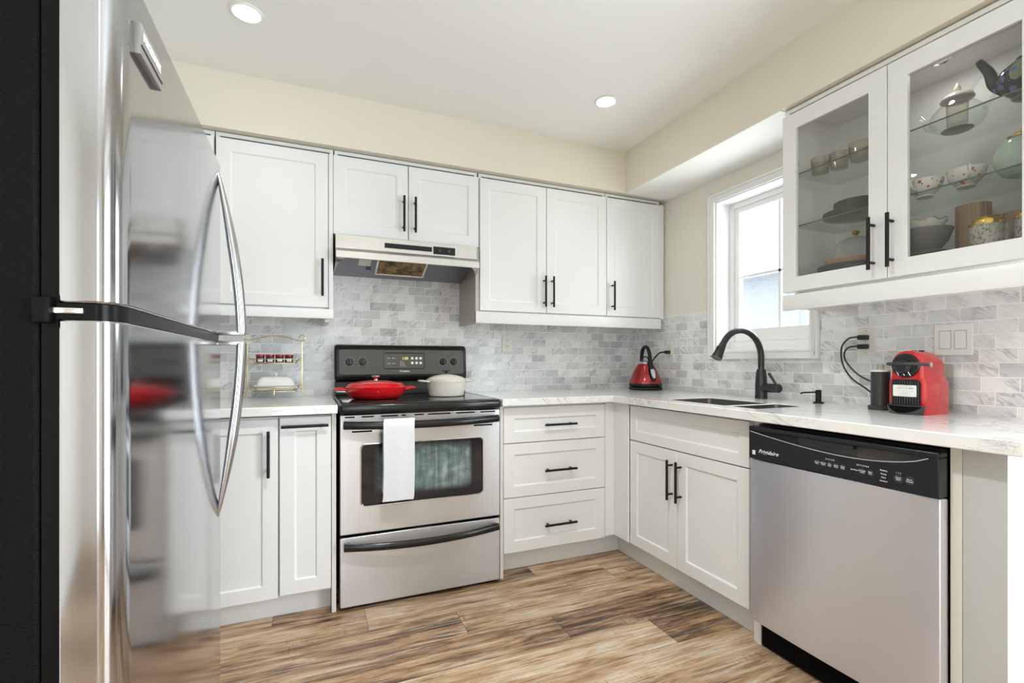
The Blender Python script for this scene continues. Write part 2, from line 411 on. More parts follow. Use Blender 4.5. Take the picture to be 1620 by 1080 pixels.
# ------------------------------------------------------------------ geometry helpers
class MB:
    def __init__(self): self.bm = bmesh.new()

    def _add(self, verts, faces, smooth=False):
        vs = [self.bm.verts.new(v) for v in verts]
        out = []
        for f in faces:
            try:
                fc = self.bm.faces.new([vs[i] for i in f]); fc.smooth = smooth; out.append(fc)
            except ValueError:
                pass
        return vs

    def box(self, x0, x1, y0, y1, z0, z1, bev=0.0, seg=2, mtx=None):
        x0, x1 = sorted((x0, x1)); y0, y1 = sorted((y0, y1)); z0, z1 = sorted((z0, z1))
        vs = self._add([(x0, y0, z0), (x1, y0, z0), (x1, y1, z0), (x0, y1, z0), (x0, y0, z1), (x1, y0, z1), (x1, y1, z1), (x0, y1, z1)],
                       [(0, 3, 2, 1), (4, 5, 6, 7), (0, 1, 5, 4), (1, 2, 6, 5), (2, 3, 7, 6), (3, 0, 4, 7)])
        if mtx:
            for v in vs: v.co = mtx @ v.co
        if bev > 0:
            es = set()
            for v in vs: es.update(v.link_edges)
            r = bmesh.ops.bevel(self.bm, geom=list(es), offset=bev, segments=seg, profile=0.5, affect='EDGES')
            for f in r['faces']: f.smooth = True
        return self

    def lathe(self, prof, c=(0, 0, 0), seg=32, sx=1.0, sy=1.0, mtx=None, cap=True):
        """prof: list of (r, z)"""
        rings = []; vs = []
        for r, z in prof:
            if r < 1e-6: rings.append([len(vs)]); vs.append(Vector((0, 0, z)))
            else:
                rings.append(list(range(len(vs), len(vs) + seg)))
                for i in range(seg):
                    a = 2 * PI * i / seg; vs.append(Vector((r * sx * math.cos(a), r * sy * math.sin(a), z)))
        fs = []
        for a, b in zip(rings, rings[1:]):
            for i in range(seg):
                j = (i + 1) % seg
                if len(a) == 1 and len(b) == 1: continue
                if len(a) == 1: fs.append((a[0], b[j], b[i]))
                elif len(b) == 1: fs.append((a[i], a[j], b[0]))
                else: fs.append((a[i], a[j], b[j], b[i]))
        if cap:
            if len(rings[0]) > 1: fs.append(tuple(reversed(rings[0])))
            if len(rings[-1]) > 1: fs.append(tuple(rings[-1]))
        out = []
        for v in vs:
            w = v + Vector(c) if not mtx else mtx @ v
            out.append(w)
        self._add(out, fs, True)
        return self

    def cyl(self, p0, p1, r, r1=None, seg=20):
        p0 = Vector(p0); p1 = Vector(p1); d = p1 - p0
        q = d.to_track_quat('Z', 'Y').to_matrix().to_4x4(); q.translation = p0
        return self.lathe([(r, 0), (r if r1 is None else r1, d.length)], seg=seg, mtx=q)

    def tube(self, pts, r, seg=10, closed=False, rz=None, flat=None):
        """sweep a round section; r is a number or a list of radii; flat=(a,b) gives an oval section using up vector rz"""
        pts = [Vector(p) for p in pts]; n = len(pts)
        rs = r if isinstance(r, (list, tuple)) else [r] * n
        vs = []; up = Vector(rz) if rz else None; prev = None
        for i, p in enumerate(pts):
            if closed: t = pts[(i + 1) % n] - pts[i - 1]
            else: t = pts[min(i + 1, n - 1)] - pts[max(i - 1, 0)]
            t.normalize()
            if up is not None: a = up - t * up.dot(t)
            elif prev is None: a = t.orthogonal()
            else: a = prev - t * prev.dot(t)
            if a.length < 1e-6: a = t.orthogonal()
            a.normalize(); prev = a; b = t.cross(a)
            fa, fb = flat if flat else (1, 1)
            for s in range(seg):
                an = 2 * PI * s / seg
                vs.append(p + (a * (math.cos(an) * fa) + b * (math.sin(an) * fb)) * rs[i])
        fs = []
        for i in range(n if closed else n - 1):
            for s in range(seg):
                s2 = (s + 1) % seg; i2 = (i + 1) % n
                fs.append((i * seg + s, i * seg + s2, i2 * seg + s2, i2 * seg + s))
        if not closed:
            fs.append(tuple(reversed(range(seg)))); fs.append(tuple(range((n - 1) * seg, n * seg)))
        self._add(vs, fs, True)
        return self

    def prism(self, pts, fn, d0, d1, smooth=False):
        """extrude polygon pts [(a,b)] between d0 and d1; fn(a,b,d) -> xyz"""
        n = len(pts)
        vs = [fn(a, b, d0) for a, b in pts] + [fn(a, b, d1) for a, b in pts]
        fs = [tuple(range(n)), tuple(reversed(range(n, 2 * n)))] + [(i, i + n, (i + 1) % n + n, (i + 1) % n) for i in range(n)]
        v = self._add(vs, fs)
        if smooth:
            for f in v[0].link_faces: pass
        return self

    def plate(self, outer, holes, fn, d0, d1):
        """flat plate with holes, thickness d0..d1"""
        tmp = bmesh.new(); loops = []
        for lp in [outer] + holes:
            vs = [tmp.verts.new((a, b, 0)) for a, b in lp]
            for i in range(len(vs)): tmp.edges.new((vs[i], vs[(i + 1) % len(vs)]))
            loops.append(vs)
        bmesh.ops.triangle_fill(tmp, edges=tmp.edges[:], use_beauty=True, use_dissolve=False)
        tmp.verts.index_update()
        P = [v.co.copy() for v in tmp.verts]; n = len(P)
        fs = [tuple(v.index for v in f.verts) for f in tmp.faces]
        ed = [[v.index for v in l] for l in loops]; tmp.free()
        vs = [fn(p.x, p.y, d0) for p in P] + [fn(p.x, p.y, d1) for p in P]
        faces = fs + [tuple(i + n for i in reversed(f)) for f in fs]
        for l in ed:
            for i in range(len(l)):
                a, b = l[i], l[(i + 1) % len(l)]
                faces.append((a, b, b + n, a + n))
        self._add(vs, faces)
        return self

    def loft(self, secs, cap=True, smooth=True):
        n = len(secs[0]); vs = [p for s in secs for p in s]; fs = []
        for k in range(len(secs) - 1):
            for i in range(n):
                j = (i + 1) % n
                fs.append((k * n + i, k * n + j, (k + 1) * n + j, (k + 1) * n + i))
        v = self._add(vs, fs, smooth)
        if cap:
            for idx in (range(n), range((len(secs) - 1) * n, len(secs) * n)):
                try: self.bm.faces.new([v[i] for i in idx])
                except ValueError: pass
        return self

    def text(self, body, size, mtx, extrude=0.0004, align='CENTER', shear=0.0, bold=0.0, space=1.0):
        cu = bpy.data.curves.new('lettering', 'FONT'); cu.body = body; cu.size = size; cu.extrude = extrude
        cu.align_x = align; cu.align_y = 'CENTER'; cu.shear = shear; cu.offset = bold; cu.space_character = space; cu.resolution_u = 3
        o = bpy.data.objects.new('lettering', cu); C.objects.link(o)
        dg = bpy.context.evaluated_depsgraph_get(); dg.update()
        me = bpy.data.meshes.new_from_object(o.evaluated_get(dg))
        me.transform(mtx); self.bm.from_mesh(me)
        bpy.data.objects.remove(o); bpy.data.meshes.remove(me); bpy.data.curves.remove(cu)
        return self

    def build(self, name, material, parent=None, world=True, bev=0.0, shade=None, sharp=35):
        bm = self.bm
        bmesh.ops.remove_doubles(bm, verts=bm.verts[:], dist=1e-6)
        bmesh.ops.recalc_face_normals(bm, faces=bm.faces[:])
        if shade is True:
            for f in bm.faces: f.smooth = True
        lo = Vector((min(v.co.x for v in bm.verts), min(v.co.y for v in bm.verts), min(v.co.z for v in bm.verts)))
        hi = Vector((max(v.co.x for v in bm.verts), max(v.co.y for v in bm.verts), max(v.co.z for v in bm.verts)))
        c = (lo + hi) / 2
        if parent is None: c.z = lo.z
        for v in bm.verts: v.co -= c
        me = bpy.data.meshes.new(name); bm.to_mesh(me); bm.free()
        try: me.set_sharp_from_angle(angle=math.radians(sharp))
        except Exception: pass
        me.materials.append(material)
        o = bpy.data.objects.new(name, me); C.objects.link(o)
        if parent is not None:
            o.parent = parent
            o.location = c - wloc(parent) if world else c - parent.get('_off', Vector((0, 0, 0))) if False else (c - wloc(parent) if world else c)
        else: o.location = c
        if bev > 0:
            md = o.modifiers.new('bevel', 'BEVEL'); md.width = bev; md.segments = 2; md.limit_method = 'ANGLE'; md.angle_limit = math.radians(40)
        return o


def wloc(o):
    v = Vector(o.location); p = o.parent
    while p is not None: v = v + Vector(p.location); p = p.parent
    return v


def tag(o, label, cat, group=None):
    o['label'] = label; o['category'] = cat
    if group: o['group'] = group
    return o


def thing(name, label, cat, loc=(0, 0, 0), rotz=0.0, group=None):
    o = bpy.data.objects.new(name, None); C.objects.link(o); o.empty_display_size = 0.05
    o.location = loc; o.rotation_euler = (0, 0, rotz)
    return tag(o, label, cat, group)


def struct(o): o['kind'] = 'structure'; return o


def dup(root, loc, label=None, rotz=None, group=None):
    r = root.copy(); C.objects.link(r); r.location = loc
    if rotz is not None: r.rotation_euler = (0, 0, rotz)
    if label: r['label'] = label
    if group: r['group'] = group
    for ch in list(root.children):
        c = ch.copy(); C.objects.link(c); c.parent = r
        for g in list(ch.children):
            d = g.copy(); C.objects.link(d); d.parent = c
    return r


# front-plane maps: (a along width, b = z, d = distance out of the front)
def faceY(y): return lambda a, b, d: Vector((a, y - d, b))          # faces -Y
def faceX(x): return lambda a, b, d: Vector((x - d, a, b))          # faces -X
def topZ(z): return lambda a, b, d: Vector((a, b, z + d))
def sideX(a, b, d): return Vector((d, a, b))                        # profile in (y,z), extruded along x
def planZ(a, b, d): return Vector((a, b, d))


# text matrices: plane facing -Y / facing -X / facing +X
def T_Y(x, y, z): return Matrix.Translation((x, y, z)) @ Matrix.Rotation(PI / 2, 4, 'X')
def T_X(x, y, z): return Matrix.Translation((x, y, z)) @ Matrix.Rotation(-PI / 2, 4, 'Z') @ Matrix.Rotation(PI / 2, 4, 'X')
def T_PX(x, y, z): return Matrix.Translation((x, y, z)) @ Matrix.Rotation(PI / 2, 4, 'Z') @ Matrix.Rotation(PI / 2, 4, 'X')


def rrect(a0, a1, b0, b1, r, n=6):
    pts = []
    for cx, cz, s in ((a1 - r, b1 - r, 0), (a0 + r, b1 - r, 1), (a0 + r, b0 + r, 2), (a1 - r, b0 + r, 3)):
        for i in range(n + 1):
            t = PI / 2 * s + PI / 2 * i / n
            pts.append((cx + r * math.cos(t), cz + r * math.sin(t)))
    return pts


def arc(c, r, a0, a1, n, fn):
    return [fn(c[0] + r * math.cos(a0 + (a1 - a0) * i / n), c[1] + r * math.sin(a0 + (a1 - a0) * i / n), 0) for i in range(n + 1)]


def smooth_path(pts, n=8):
    """Catmull-Rom through the points"""
    P = [Vector(p) for p in pts]; P = [P[0] * 2 - P[1]] + P + [P[-1] * 2 - P[-2]]; out = []
    for i in range(1, len(P) - 2):
        for s in range(n):
            t = s / n
            a, b, c, d = P[i - 1], P[i], P[i + 1], P[i + 2]
            out.append(0.5 * ((2 * b) + (c - a) * t + (2 * a - 5 * b + 4 * c - d) * t * t + (3 * b - a - 3 * c + d) * t ** 3))
    out.append(P[-2]); return out


def rect(a0, a1, b0, b1): return [(a0, b0), (a1, b0), (a1, b1), (a0, b1)]


# ------------------------------------------------------------------ room shell
LW, RY, CEIL = -3.20, -5.2, 2.44
SOF_B, SOF_R, SOF_Z = -0.3487, -0.3377, 2.1775
struct(MB().box(LW - 0.15, 0.3, RY - 0.2, 0.2, -0.12, 0.0).build('floor', M['floor']))
struct(MB().box(LW - 0.15, 0.15, RY - 0.15, 0.15, CEIL, CEIL + 0.12).build('ceiling', M['ceiling']))
struct(MB().box(LW - 0.15, 0.15, 0.006, 0.15, 0, CEIL).build('wall_back', M['wall']))
struct(MB().box(LW - 0.15, LW, RY, 0.006, 0, CEIL).build('wall_left', M['wall']))
# right wall with the kitchen window and the glazed side door
w = MB(); X0, X1 = 0.006, 0.15
WY0, WY1, WZ0, WZ1 = -1.348, -0.766, 1.168, 2.030
DY0, DY1, DZ1 = -4.22, -2.55, 2.08
w.box(X0, X1, WY1, 0.006, 0, CEIL); w.box(X0, X1, WY0, WY1, 0, WZ0); w.box(X0, X1, WY0, WY1, WZ1, CEIL)
w.box(X0, X1, DY1, WY0, 0, CEIL); w.box(X0, X1, DY0, DY1, DZ1, CEIL); w.box(X0, X1, RY, DY0, 0, CEIL)
struct(w.build('wall_right', M['wall']))
RX0, RX1 = -2.72, -1.88
w = MB()
w.box(LW, RX0, RY - 0.15, RY, 0, CEIL); w.box(RX1, 0.006, RY - 0.15, RY, 0, CEIL); w.box(RX0, RX1, RY - 0.15, RY, 2.08, CEIL)
struct(w.build('wall_rear', M['wall']))
# dropped soffits over the cabinets
struct(MB().box(LW, 0.006, SOF_B, 0.006, SOF_Z, CEIL).build('wall_soffit_back', M['soffit']))
struct(MB().box(SOF_R, 0.006, RY, SOF_B, SOF_Z, CEIL).build('wall_soffit_right', M['soffit']))
struct(MB().box(SOF_R, 0.006, -1.452, SOF_B, SOF_Z - 0.004, SOF_Z - 0.0002).build('trim_4', M['ceiling']))
# marble backsplash
struct(MB().box(LW, 0.0, 0.0, 0.006, 0.86, 1.76).build('trim_1', M['tile_back']))
w = MB(); TZ = 1.397
w.box(0, 0.006, -0.718, 0.0, 0.86, TZ); w.box(0, 0.006, -1.391, -0.718, 0.86, 1.117); w.box(0, 0.006, -2.335, -1.391, 0.86, TZ)
struct(w.build('trim_2', M['tile_right']))
struct(MB().box(-0.001, 0.006, -0.718, -0.29, TZ, TZ + 0.006).build('trim_3', M['trim']))
struct(MB().box(LW, LW + 0.012, RY, -2.16, 0, 0.09, 0.003).build('baseboard_left', M['trim']))
struct(MB().box(-0.008, 0.006, RY, DY0 - 0.08, 0, 0.09, 0.003).build('baseboard_right', M['trim']))

# kitchen window
win = bpy.data.objects.new('window_1', None); C.objects.link(win); win.location = (0.06, -1.057, 1.168); struct(win)
fx = faceX(0.0)
w = MB(); w.plate(rect(-1.391, -0.718, 1.117, 2.078), [rect(-1.352, -0.762, 1.162, 2.034)], fx, 0.0, 0.014)
w.plate(rect(-1.391, -0.718, 1.117, 2.078), [rect(-1.379, -0.730, 1.130, 2.066)], fx, 0.014, 0.021)
w.plate(rect(-1.362, -0.752, 1.152, 2.044), [rect(-1.350, -0.764, 1.166, 2.032)], fx, 0.014, 0.018)
w.build('casing', M['trim'], win, bev=0.002)
w = MB(); w.plate(rect(WY0 - 0.004, WY1 + 0.004, WZ0 - 0.004, WZ1 + 0.004), [rect(WY0 + 0.004, WY1 - 0.004, WZ0 + 0.008, WZ1 - 0.004)], fx, -0.148, 0.0)
w.build('reveal', M['trim'], win)
w = MB(); w.plate(rect(WY0 + 0.004, WY1 - 0.004, 1.176, 2.026), [rect(-1.318, -0.796, 1.215, 1.998)], fx, -0.145, -0.100)
w.plate(rect(-1.318, -0.796, 1.215, 1.998), [rect(-1.284, -0.828, 1.288, 1.968)], fx, -0.142, -0.112)
w.build('sash', M['trim'], win, bev=0.002)
w = MB(); w.box(0.122, 0.134, -1.091, -1.077, 1.288, 1.968); w.box(0.122, 0.134, -1.284, -0.828, 1.586, 1.600)
w.build('muntin', M['trim'], win)
MB().box(0.126, 0.129, -1.284, -0.828, 1.288, 1.968).build('pane', M['pane'], win)

# glazed doors behind the camera that let the daylight in
def glazed_door(name, fn, a0, a1, z1, mid):
    r = bpy.data.objects.new(name, None); C.objects.link(r); r.location = fn((a0 + a1) / 2, 0, 0); struct(r)
    w = MB(); w.plate(rect(a0, a1, 0.0, z1), [rect(a0 + 0.09, mid - 0.05, 0.12, z1 - 0.09), rect(mid + 0.05, a1 - 0.09, 0.12, z1 - 0.09)], fn, -0.10, -0.03)
    w.build('door_frame', M['trim'], r)
    w = MB(); w.plate(rect(a0 - 0.07, a1 + 0.07, 0.0, z1 + 0.07), [rect(a0, a1, 0.002, z1)], fn, -0.006, 0.016); w.build('casing', M['trim'], r)
    for s0, s1 in ((a0 + 0.09, mid - 0.05), (mid + 0.05, a1 - 0.09)):
        MB().prism(rect(s0, s1, 0.12, z1 - 0.09), fn, -0.07, -0.064).build('pane', M['pane'], r)


glazed_door('door_1', faceX(0.0), DY0, DY1, DZ1, -3.385)
glazed_door('door_2', lambda a, b, d: Vector((a, RY + d, b)), RX0, RX1, 2.08, -2.30)

# neighbouring house seen through the window
house = thing('house', 'pale grey neighbouring house seen through the kitchen window', 'house', (6.0, -1.0, -0.5))
M['siding'] = noise_mat('grey_siding', [(0.3, (0.50, 0.54, 0.60)), (0.7, (0.60, 0.64, 0.70))], 6, 0.8, stretch=(1, 1, 8))
M['shingle'] = noise_mat('roof_shingles', [(0.3, (0.58, 0.61, 0.66)), (0.7, (0.74, 0.76, 0.80))], 9, 0.9, stretch=(2, 2, 6))
MB().box(4.6, 8.0, -7.0, 9.0, -0.5, 2.45).build('wall', M['siding'], house)
MB().prism([(4.2, 2.45), (4.2, 2.53), (6.3, 3.0), (8.4, 2.53), (8.4, 2.45)], lambda a, b, d: Vector((a, d, b)), -7.3, 9.3).build('roof', M['shingle'], house)
w = MB(); w.plate(rect(1.0, 2.2, 0.9, 2.1), [rect(1.08, 2.12, 0.98, 2.02)], faceX(4.6), 0.0, 0.05); w.build('window_frame', M['trim'], house)
ground = MB().box(0.4, 30, -30, 30, -0.7, -0.5).build('ground', mat('outdoor_ground', (0.35, 0.37, 0.36), 0.9)); struct(ground)

# ------------------------------------------------------------------ ceiling lights
def ceiling_light(x, y, label, e=3.6):
    t = thing('ceiling_light', label, 'ceiling light', (x, y, CEIL), 0, 'recessed ceiling lights')
    MB().lathe([(0.046, -0.0005), (0.058, -0.0005), (0.058, -0.004), (0.050, -0.006), (0.046, -0.004)], seg=40, cap=False).build('trim_ring', M['trim'], t, world=False)
    MB().lathe([(0.0, -0.0035), (0.046, -0.0035), (0.046, -0.0008), (0.0, -0.0008)], seg=36).build('diffuser', M['lamp'], t, world=False)
    d = bpy.data.lights.new('downlight', 'SPOT'); d.energy = e; d.spot_size = math.radians(140); d.spot_blend = 0.9; d.shadow_soft_size = 0.05; d.color = (1.0, 0.985, 0.96)
    o = bpy.data.objects.new('downlight', d); C.objects.link(o); o.parent = t; o.location = (0, 0, -0.03)
    return t


ceiling_light(-2.417, -0.81, 'lit round recessed ceiling light nearest the refrigerator, over the left cabinets')
ceiling_light(-0.791, -0.81, 'lit round recessed ceiling light nearest the corner of the two soffits')
ceiling_light(-1.80, -1.95, 'unseen recessed ceiling light added as fill above the middle of the kitchen floor', 68)  # added out of view, much stronger, to light the cabinet fronts
ceiling_light(-2.1, -3.7, 'unseen recessed ceiling light added as fill over the open floor farther from the stove', 30)  # added behind the camera as further fill


# ------------------------------------------------------------------ cabinet helpers
def shaker(a0, a1, b0, b1, fn, thick=0.019, rail=0.057, rec=0.007, cham=0.006):
    """framed door or drawer front with a recessed flat field"""
    w = MB(); i0, i1, j0, j1 = a0 + rail, a1 - rail, b0 + rail, b1 - rail
    O = rect(a0, a1, b0, b1); I = rect(i0, i1, j0, j1); K = rect(i0 + cham, i1 - cham, j0 + cham, j1 - cham)
    vs = [fn(a, b, 0) for a, b in O] + [fn(a, b, thick) for a, b in O] + [fn(a, b, thick) for a, b in I] + [fn(a, b, thick - rec) for a, b in K]
    fs = [(0, 1, 2, 3)]
    for q in (0, 4, 8):
        for i in range(4): fs.append((q + i, q + (i + 1) % 4, q + 4 + (i + 1) % 4, q + 4 + i))
    fs.append((12, 13, 14, 15))
    w._add(vs, fs); return w


def bar_handle(fn, a, b, L, vertical, parent, r=0.0062, out=0.033):
    w = MB(); h = L / 2; s = h - 0.026
    if vertical:
        w.cyl(fn(a, b - h, out), fn(a, b + h, out), r, seg=14)
        for k in (-s, s): w.cyl(fn(a, b + k, 0), fn(a, b + k, out), r * 0.8, seg=10)
    else:
        w.cyl(fn(a - h, b, out), fn(a + h, b, out), r, seg=14)
        for k in (-s, s): w.cyl(fn(a + k, b, 0), fn(a + k, b, out), r * 0.8, seg=10)
    return w.build('handle', M['handle'], parent)


def carcass(x0, x1, y0, y1, z0, z1, open_dir, t=0.016, top=True):
    """hollow cabinet box, open towards open_dir ('-y' or '-x')"""
    w = MB(); w.box(x0, x1, y0, y1, z0, z0 + t)
    if top: w.box(x0, x1, y0, y1, z1 - t, z1)
    zt = z1 - t if top else z1
    if open_dir == '-y':
        w.box(x0, x0 + t, y0, y1, z0 + t, zt); w.box(x1 - t, x1, y0, y1, z0 + t, zt); w.box(x0 + t, x1 - t, y1 - 0.008, y1, z0 + t, zt)
    else:
        w.box(x0, x1, y0, y0 + t, z0 + t, zt); w.box(x0, x1, y1 - t, y1, z0 + t, zt); w.box(x1 - 0.008, x1, y0 + t, y1 - t, z0 + t, zt)
    return w


UF = -0.309       # carcass front of the wall cabinets on the back wall; doors add 19 mm
fU = faceY(UF)
UZ0, UZ1 = 1.393, 2.142


def wall_cabinet(label, x0, x1, z0, doors, cz0=None, side_mat='cab'):
    t = thing('wall_cabinet', label, 'cabinet', ((x0 + x1) / 2, -0.16, z0), 0, 'white wall cabinets')
    carcass(x0, x1, UF, -0.001, z0 - 0.004 if cz0 is None else cz0, 2.172, '-y').build('body', M['cab'], t)
    for a0, a1, hx in doors:
        d = shaker(a0, a1, z0, UZ1, fU).build('door', M['cab'], t, bev=0.0015)
        if hx is not None:
            if z0 < 1.5: bar_handle(faceY(UF - 0.019), hx, 1.518, 0.183, True, d)
            else: bar_handle(faceY(UF - 0.019), hx, 1.879, 0.187, True, d)
    return t


wall_cabinet('white wall cabinet with one flat framed door, partly behind the refrigerator', -3.08, -2.602, UZ0 - 0.02, [(-3.078, -2.602, None)])
wall_cabinet('white single-door wall cabinet between the refrigerator and the range hood', -2.597, -2.086, UZ0 - 0.02, [(-2.593, -2.110, -2.137)])
tag(MB().box(-2.1075, -2.0875, UF - 0.019, UF - 0.0005, 1.366, 2.142, 0.001).build('filler_strip', M['cab']), 'narrow white strip between the single wall cabinet door and the range hood', 'cabinet trim')
wall_cabinet('short white two-door wall cabinet directly above the range hood', -2.080, -1.322, 1.746, [(-2.0855, -1.713, -1.738), (-1.709, -1.319, -1.678)])
c3 = wall_cabinet('white two-door wall cabinet right of the range hood', -1.312, -0.468, UZ0, [(-1.309, -0.892, -0.909), (-0.888, -0.467, -0.856)])
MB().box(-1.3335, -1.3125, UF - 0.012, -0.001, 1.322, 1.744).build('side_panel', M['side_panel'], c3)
wall_cabinet('white single-door wall cabinet in the corner above the red kettle', -0.463, -0.040, UZ0, [(-0.463, -0.043, -0.426)])
t = thing('light_rail', 'white board under the left wall cabinet, ending beside the range hood', 'cabinet trim', (-2.6, -0.3, 1.31), 0, 'boards under the wall cabinets')
MB().box(-3.15, -2.085, UF - 0.019, UF + 0.001, 1.318, 1.366, 0.002).build('board', M['cab'], t)
MB().box(-2.125, -2.105, UF + 0.002, -0.002, 1.302, 1.366).build('return_board', M['panel'], t)
t = thing('light_rail', 'white board under the corner wall cabinets above the kettle', 'cabinet trim', (-0.68, -0.3, 1.31), 0, 'boards under the wall cabinets')
MB().box(-1.3335, -0.036, UF - 0.019, UF + 0.001, 1.320, 1.386, 0.002).build('board', M['cab'], t)
tag(MB().box(-0.0385, -0.004, UF - 0.006, UF + 0.012, 1.388, 2.15).build('filler_strip', M['cab']), 'narrow white strip closing the corner wall cabinet to the window wall', 'cabinet trim')

# ------------------------------------------------------------------ range hood
t = thing('range_hood', 'stainless under-cabinet range hood above the stove', 'range hood', (-1.705, -0.2, 1.585))
HX0, HX1 = -2.077, -1.334
prof = [(-0.001, 1.742), (-0.352, 1.742), (-0.352, 1.672), (-0.382, 1.662), (-0.392, 1.650), (-0.392, 1.616), (-0.388, 1.616), (-0.386, 1.646), (-0.374, 1.656), (-0.344, 1.664), (-0.344, 1.734), (-0.001, 1.734)]
MB().prism(prof, sideX, HX0, HX1).build('canopy', M['steel_hood'], t, bev=0.002)
side = [(-0.001, 1.733), (-0.343, 1.733), (-0.343, 1.663), (-0.373, 1.655), (-0.385, 1.645), (-0.385, 1.617), (-0.372, 1.607), (-0.335, 1.594), (-0.28, 1.588), (-0.001, 1.588)]
for x in (HX0, HX1 - 0.004): MB().prism(side, sideX, x, x + 0.004).build('side_plate', M['steel_hood'], t)
for x, sg in ((HX0 + 0.0045, 1), (HX1 - 0.0045, -1)):
    cv = [(-0.3875, 1.620), (-0.384, 1.612), (-0.375, 1.605), (-0.355, 1.597), (-0.33, 1.592), (-0.29, 1.5885)]
    w = MB(); vs = []; fs = []
    for i, (y, z) in enumerate(cv):
        wd = 0.045 * (1 - i / 5) ** 1.6 + 0.002
        vs += [Vector((x, y, z)), Vector((x + sg * wd, y, z)), Vector((x + sg * wd, y + 0.0015, z + 0.003)), Vector((x, y + 0.0015, z + 0.003))]
    for i in range(5):
        for k in range(4): fs.append((i * 4 + k, i * 4 + (k + 1) % 4, i * 4 + 4 + (k + 1) % 4, i * 4 + 4 + k))
    fs += [(0, 1, 2, 3), (20, 21, 22, 23)]
    w._add(vs, fs); w.build('corner_flange', M['steel_hood'], t)
w = MB(); w.prism([(-0.003, 1.590), (-0.12, 1.600), (-0.30, 1.672), (-0.30, 1.676), (-0.12, 1.606), (-0.003, 1.596)], sideX, HX0 + 0.006, HX1 - 0.006)
w.build('inner_panel', M['hood_in'], t)
fn = lambda a, b, d: Vector((a, -0.12 - b * 0.928 + d * 0.37, 1.600 + b * 0.371 - d * 0.93))
fl = MB().plate(rect(-1.862, -1.588, 0.0, 0.17), [rect(-1.852, -1.598, 0.010, 0.160)], fn, -0.002, 0.012).build('filter_frame', M['chrome'], t)
MB().prism(rect(-1.853, -1.597, 0.009, 0.161), fn, 0.0, 0.009).build('filter_mesh', M['grease'], fl)
MB().prism(rect(-1.955, -1.892, 0.085, 0.15), fn, 0.0, 0.012).build('lamp_cover', M['panel'], t)
w = MB(); w.prism(rect(-1.912, -1.885, 0.03, 0.055), fn, 0.0, 0.003); w.build('sticker', mat('blue_sticker', (0.05, 0.05, 0.16), 0.4), t)
MB().box(-1.838, -1.590, -0.3545, -0.351, 1.692, 1.717).build('vent_grille', M['blackm'], t)
cp = MB().box(-1.582, -1.462, -0.3555, -0.351, 1.682, 1.722).build('control_panel', M['blackm'], t)
for x in (-1.548, -1.498): MB().box(x - 0.008, x + 0.008, -0.360, -0.3555, 1.695, 1.709, 0.002).build('switch', M['charcoal'], cp)
MB().box(-1.58, -1.46, -0.3535, -0.352, 1.6795, 1.681).build('brand_strip', M['gap'], t) if False else None

# ------------------------------------------------------------------ base cabinets, left of the stove
BL = -0.633; fL = faceY(BL)
t = thing('base_cabinet', 'white single-door base cabinet beside the refrigerator', 'cabinet', (-2.54, -0.3, 0.0), 0, 'white base cabinets')
carcass(-2.77, -2.317, BL, -0.02, 0.10, 0.868, '-y').build('body', M['cab'], t)
d = shaker(-2.767, -2.3185, 0.105, 0.860, fL).build('door', M['cab'], t, bev=0.0015)
bar_handle(faceY(BL - 0.019), -2.352, 0.718, 0.192, True, d)
t = thing('base_cabinet', 'narrow white pull-out base cabinet with a handle across its top, left of the stove', 'cabinet', (-2.21, -0.3, 0.0), 0, 'white base cabinets')
carcass(-2.315, -2.1065, BL, -0.02, 0.10, 0.868, '-y').build('body', M['panel'], t)
d = shaker(-2.311, -2.1085, 0.112, 0.864, fL).build('door', M['cab'], t, bev=0.0015)
bar_handle(faceY(BL - 0.019), -2.212, 0.828, 0.186, False, d, out=0.026)
tag(MB().box(-2.105, -2.087, -0.648, -0.02, 0.0, 0.876).build('end_panel', M['panel']), 'tall thin off-white panel between the pull-out cabinet and the stove', 'cabinet panel')
tag(MB().box(-2.77, -2.107, -0.582, -0.567, 0.0, 0.098).build('toe_kick', M['cab']), 'white toe kick board under the cabinets left of the stove', 'toe kick', 'toe kick boards')

# right of the stove: drawers and the corner
BB = -0.6025; fB = faceY(BB)
t = thing('drawer_cabinet', 'white base cabinet with three drawers right of the stove', 'cabinet', (-0.98, -0.3, 0.0))
carcass(-1.284, -0.672, BB, -0.02, 0.11, 0.872, '-y').build('body', M['cab'], t)
for z0, z1, hz in ((0.683, 0.865, 0.771), (0.402, 0.679, 0.531), (0.119, 0.398, 0.243)):
    d = shaker(-1.281, -0.6735, z0, z1, fB).build('drawer_front', M['cab'], t, bev=0.0015)
    bar_handle(faceY(BB - 0.019), -0.965, hz, 0.189, False, d)
tag(MB().box(-1.304, -1.287, -0.628, -0.02, 0.0, 0.876).build('end_panel', M['panel']), 'thin white panel between the stove and the three-drawer cabinet', 'cabinet panel')
t = thing('corner_filler', 'white upright filler boards in the inner corner of the base cabinets', 'cabinet trim', (-0.6, -0.62, 0.11))
MB().box(-0.668, -0.5936, -0.6165, -0.6035, 0.125, 0.872).build('back_board', M['cab'], t)
MB().box(-0.6085, -0.5955, -0.7425, -0.618, 0.125, 0.872).build('side_board', M['cab'], t)
tag(MB().box(-1.284, -0.5125, -0.538, -0.5227, 0.0, 0.112).build('toe_kick', M['cab']), 'white toe kick board under the three drawers', 'toe kick', 'toe kick boards')
tag(MB().box(-0.5275, -0.5102, -1.519, -0.540, 0.0, 0.118).build('toe_kick', M['cab']), 'long white toe kick board under the sink cabinet', 'toe kick', 'toe kick boards')

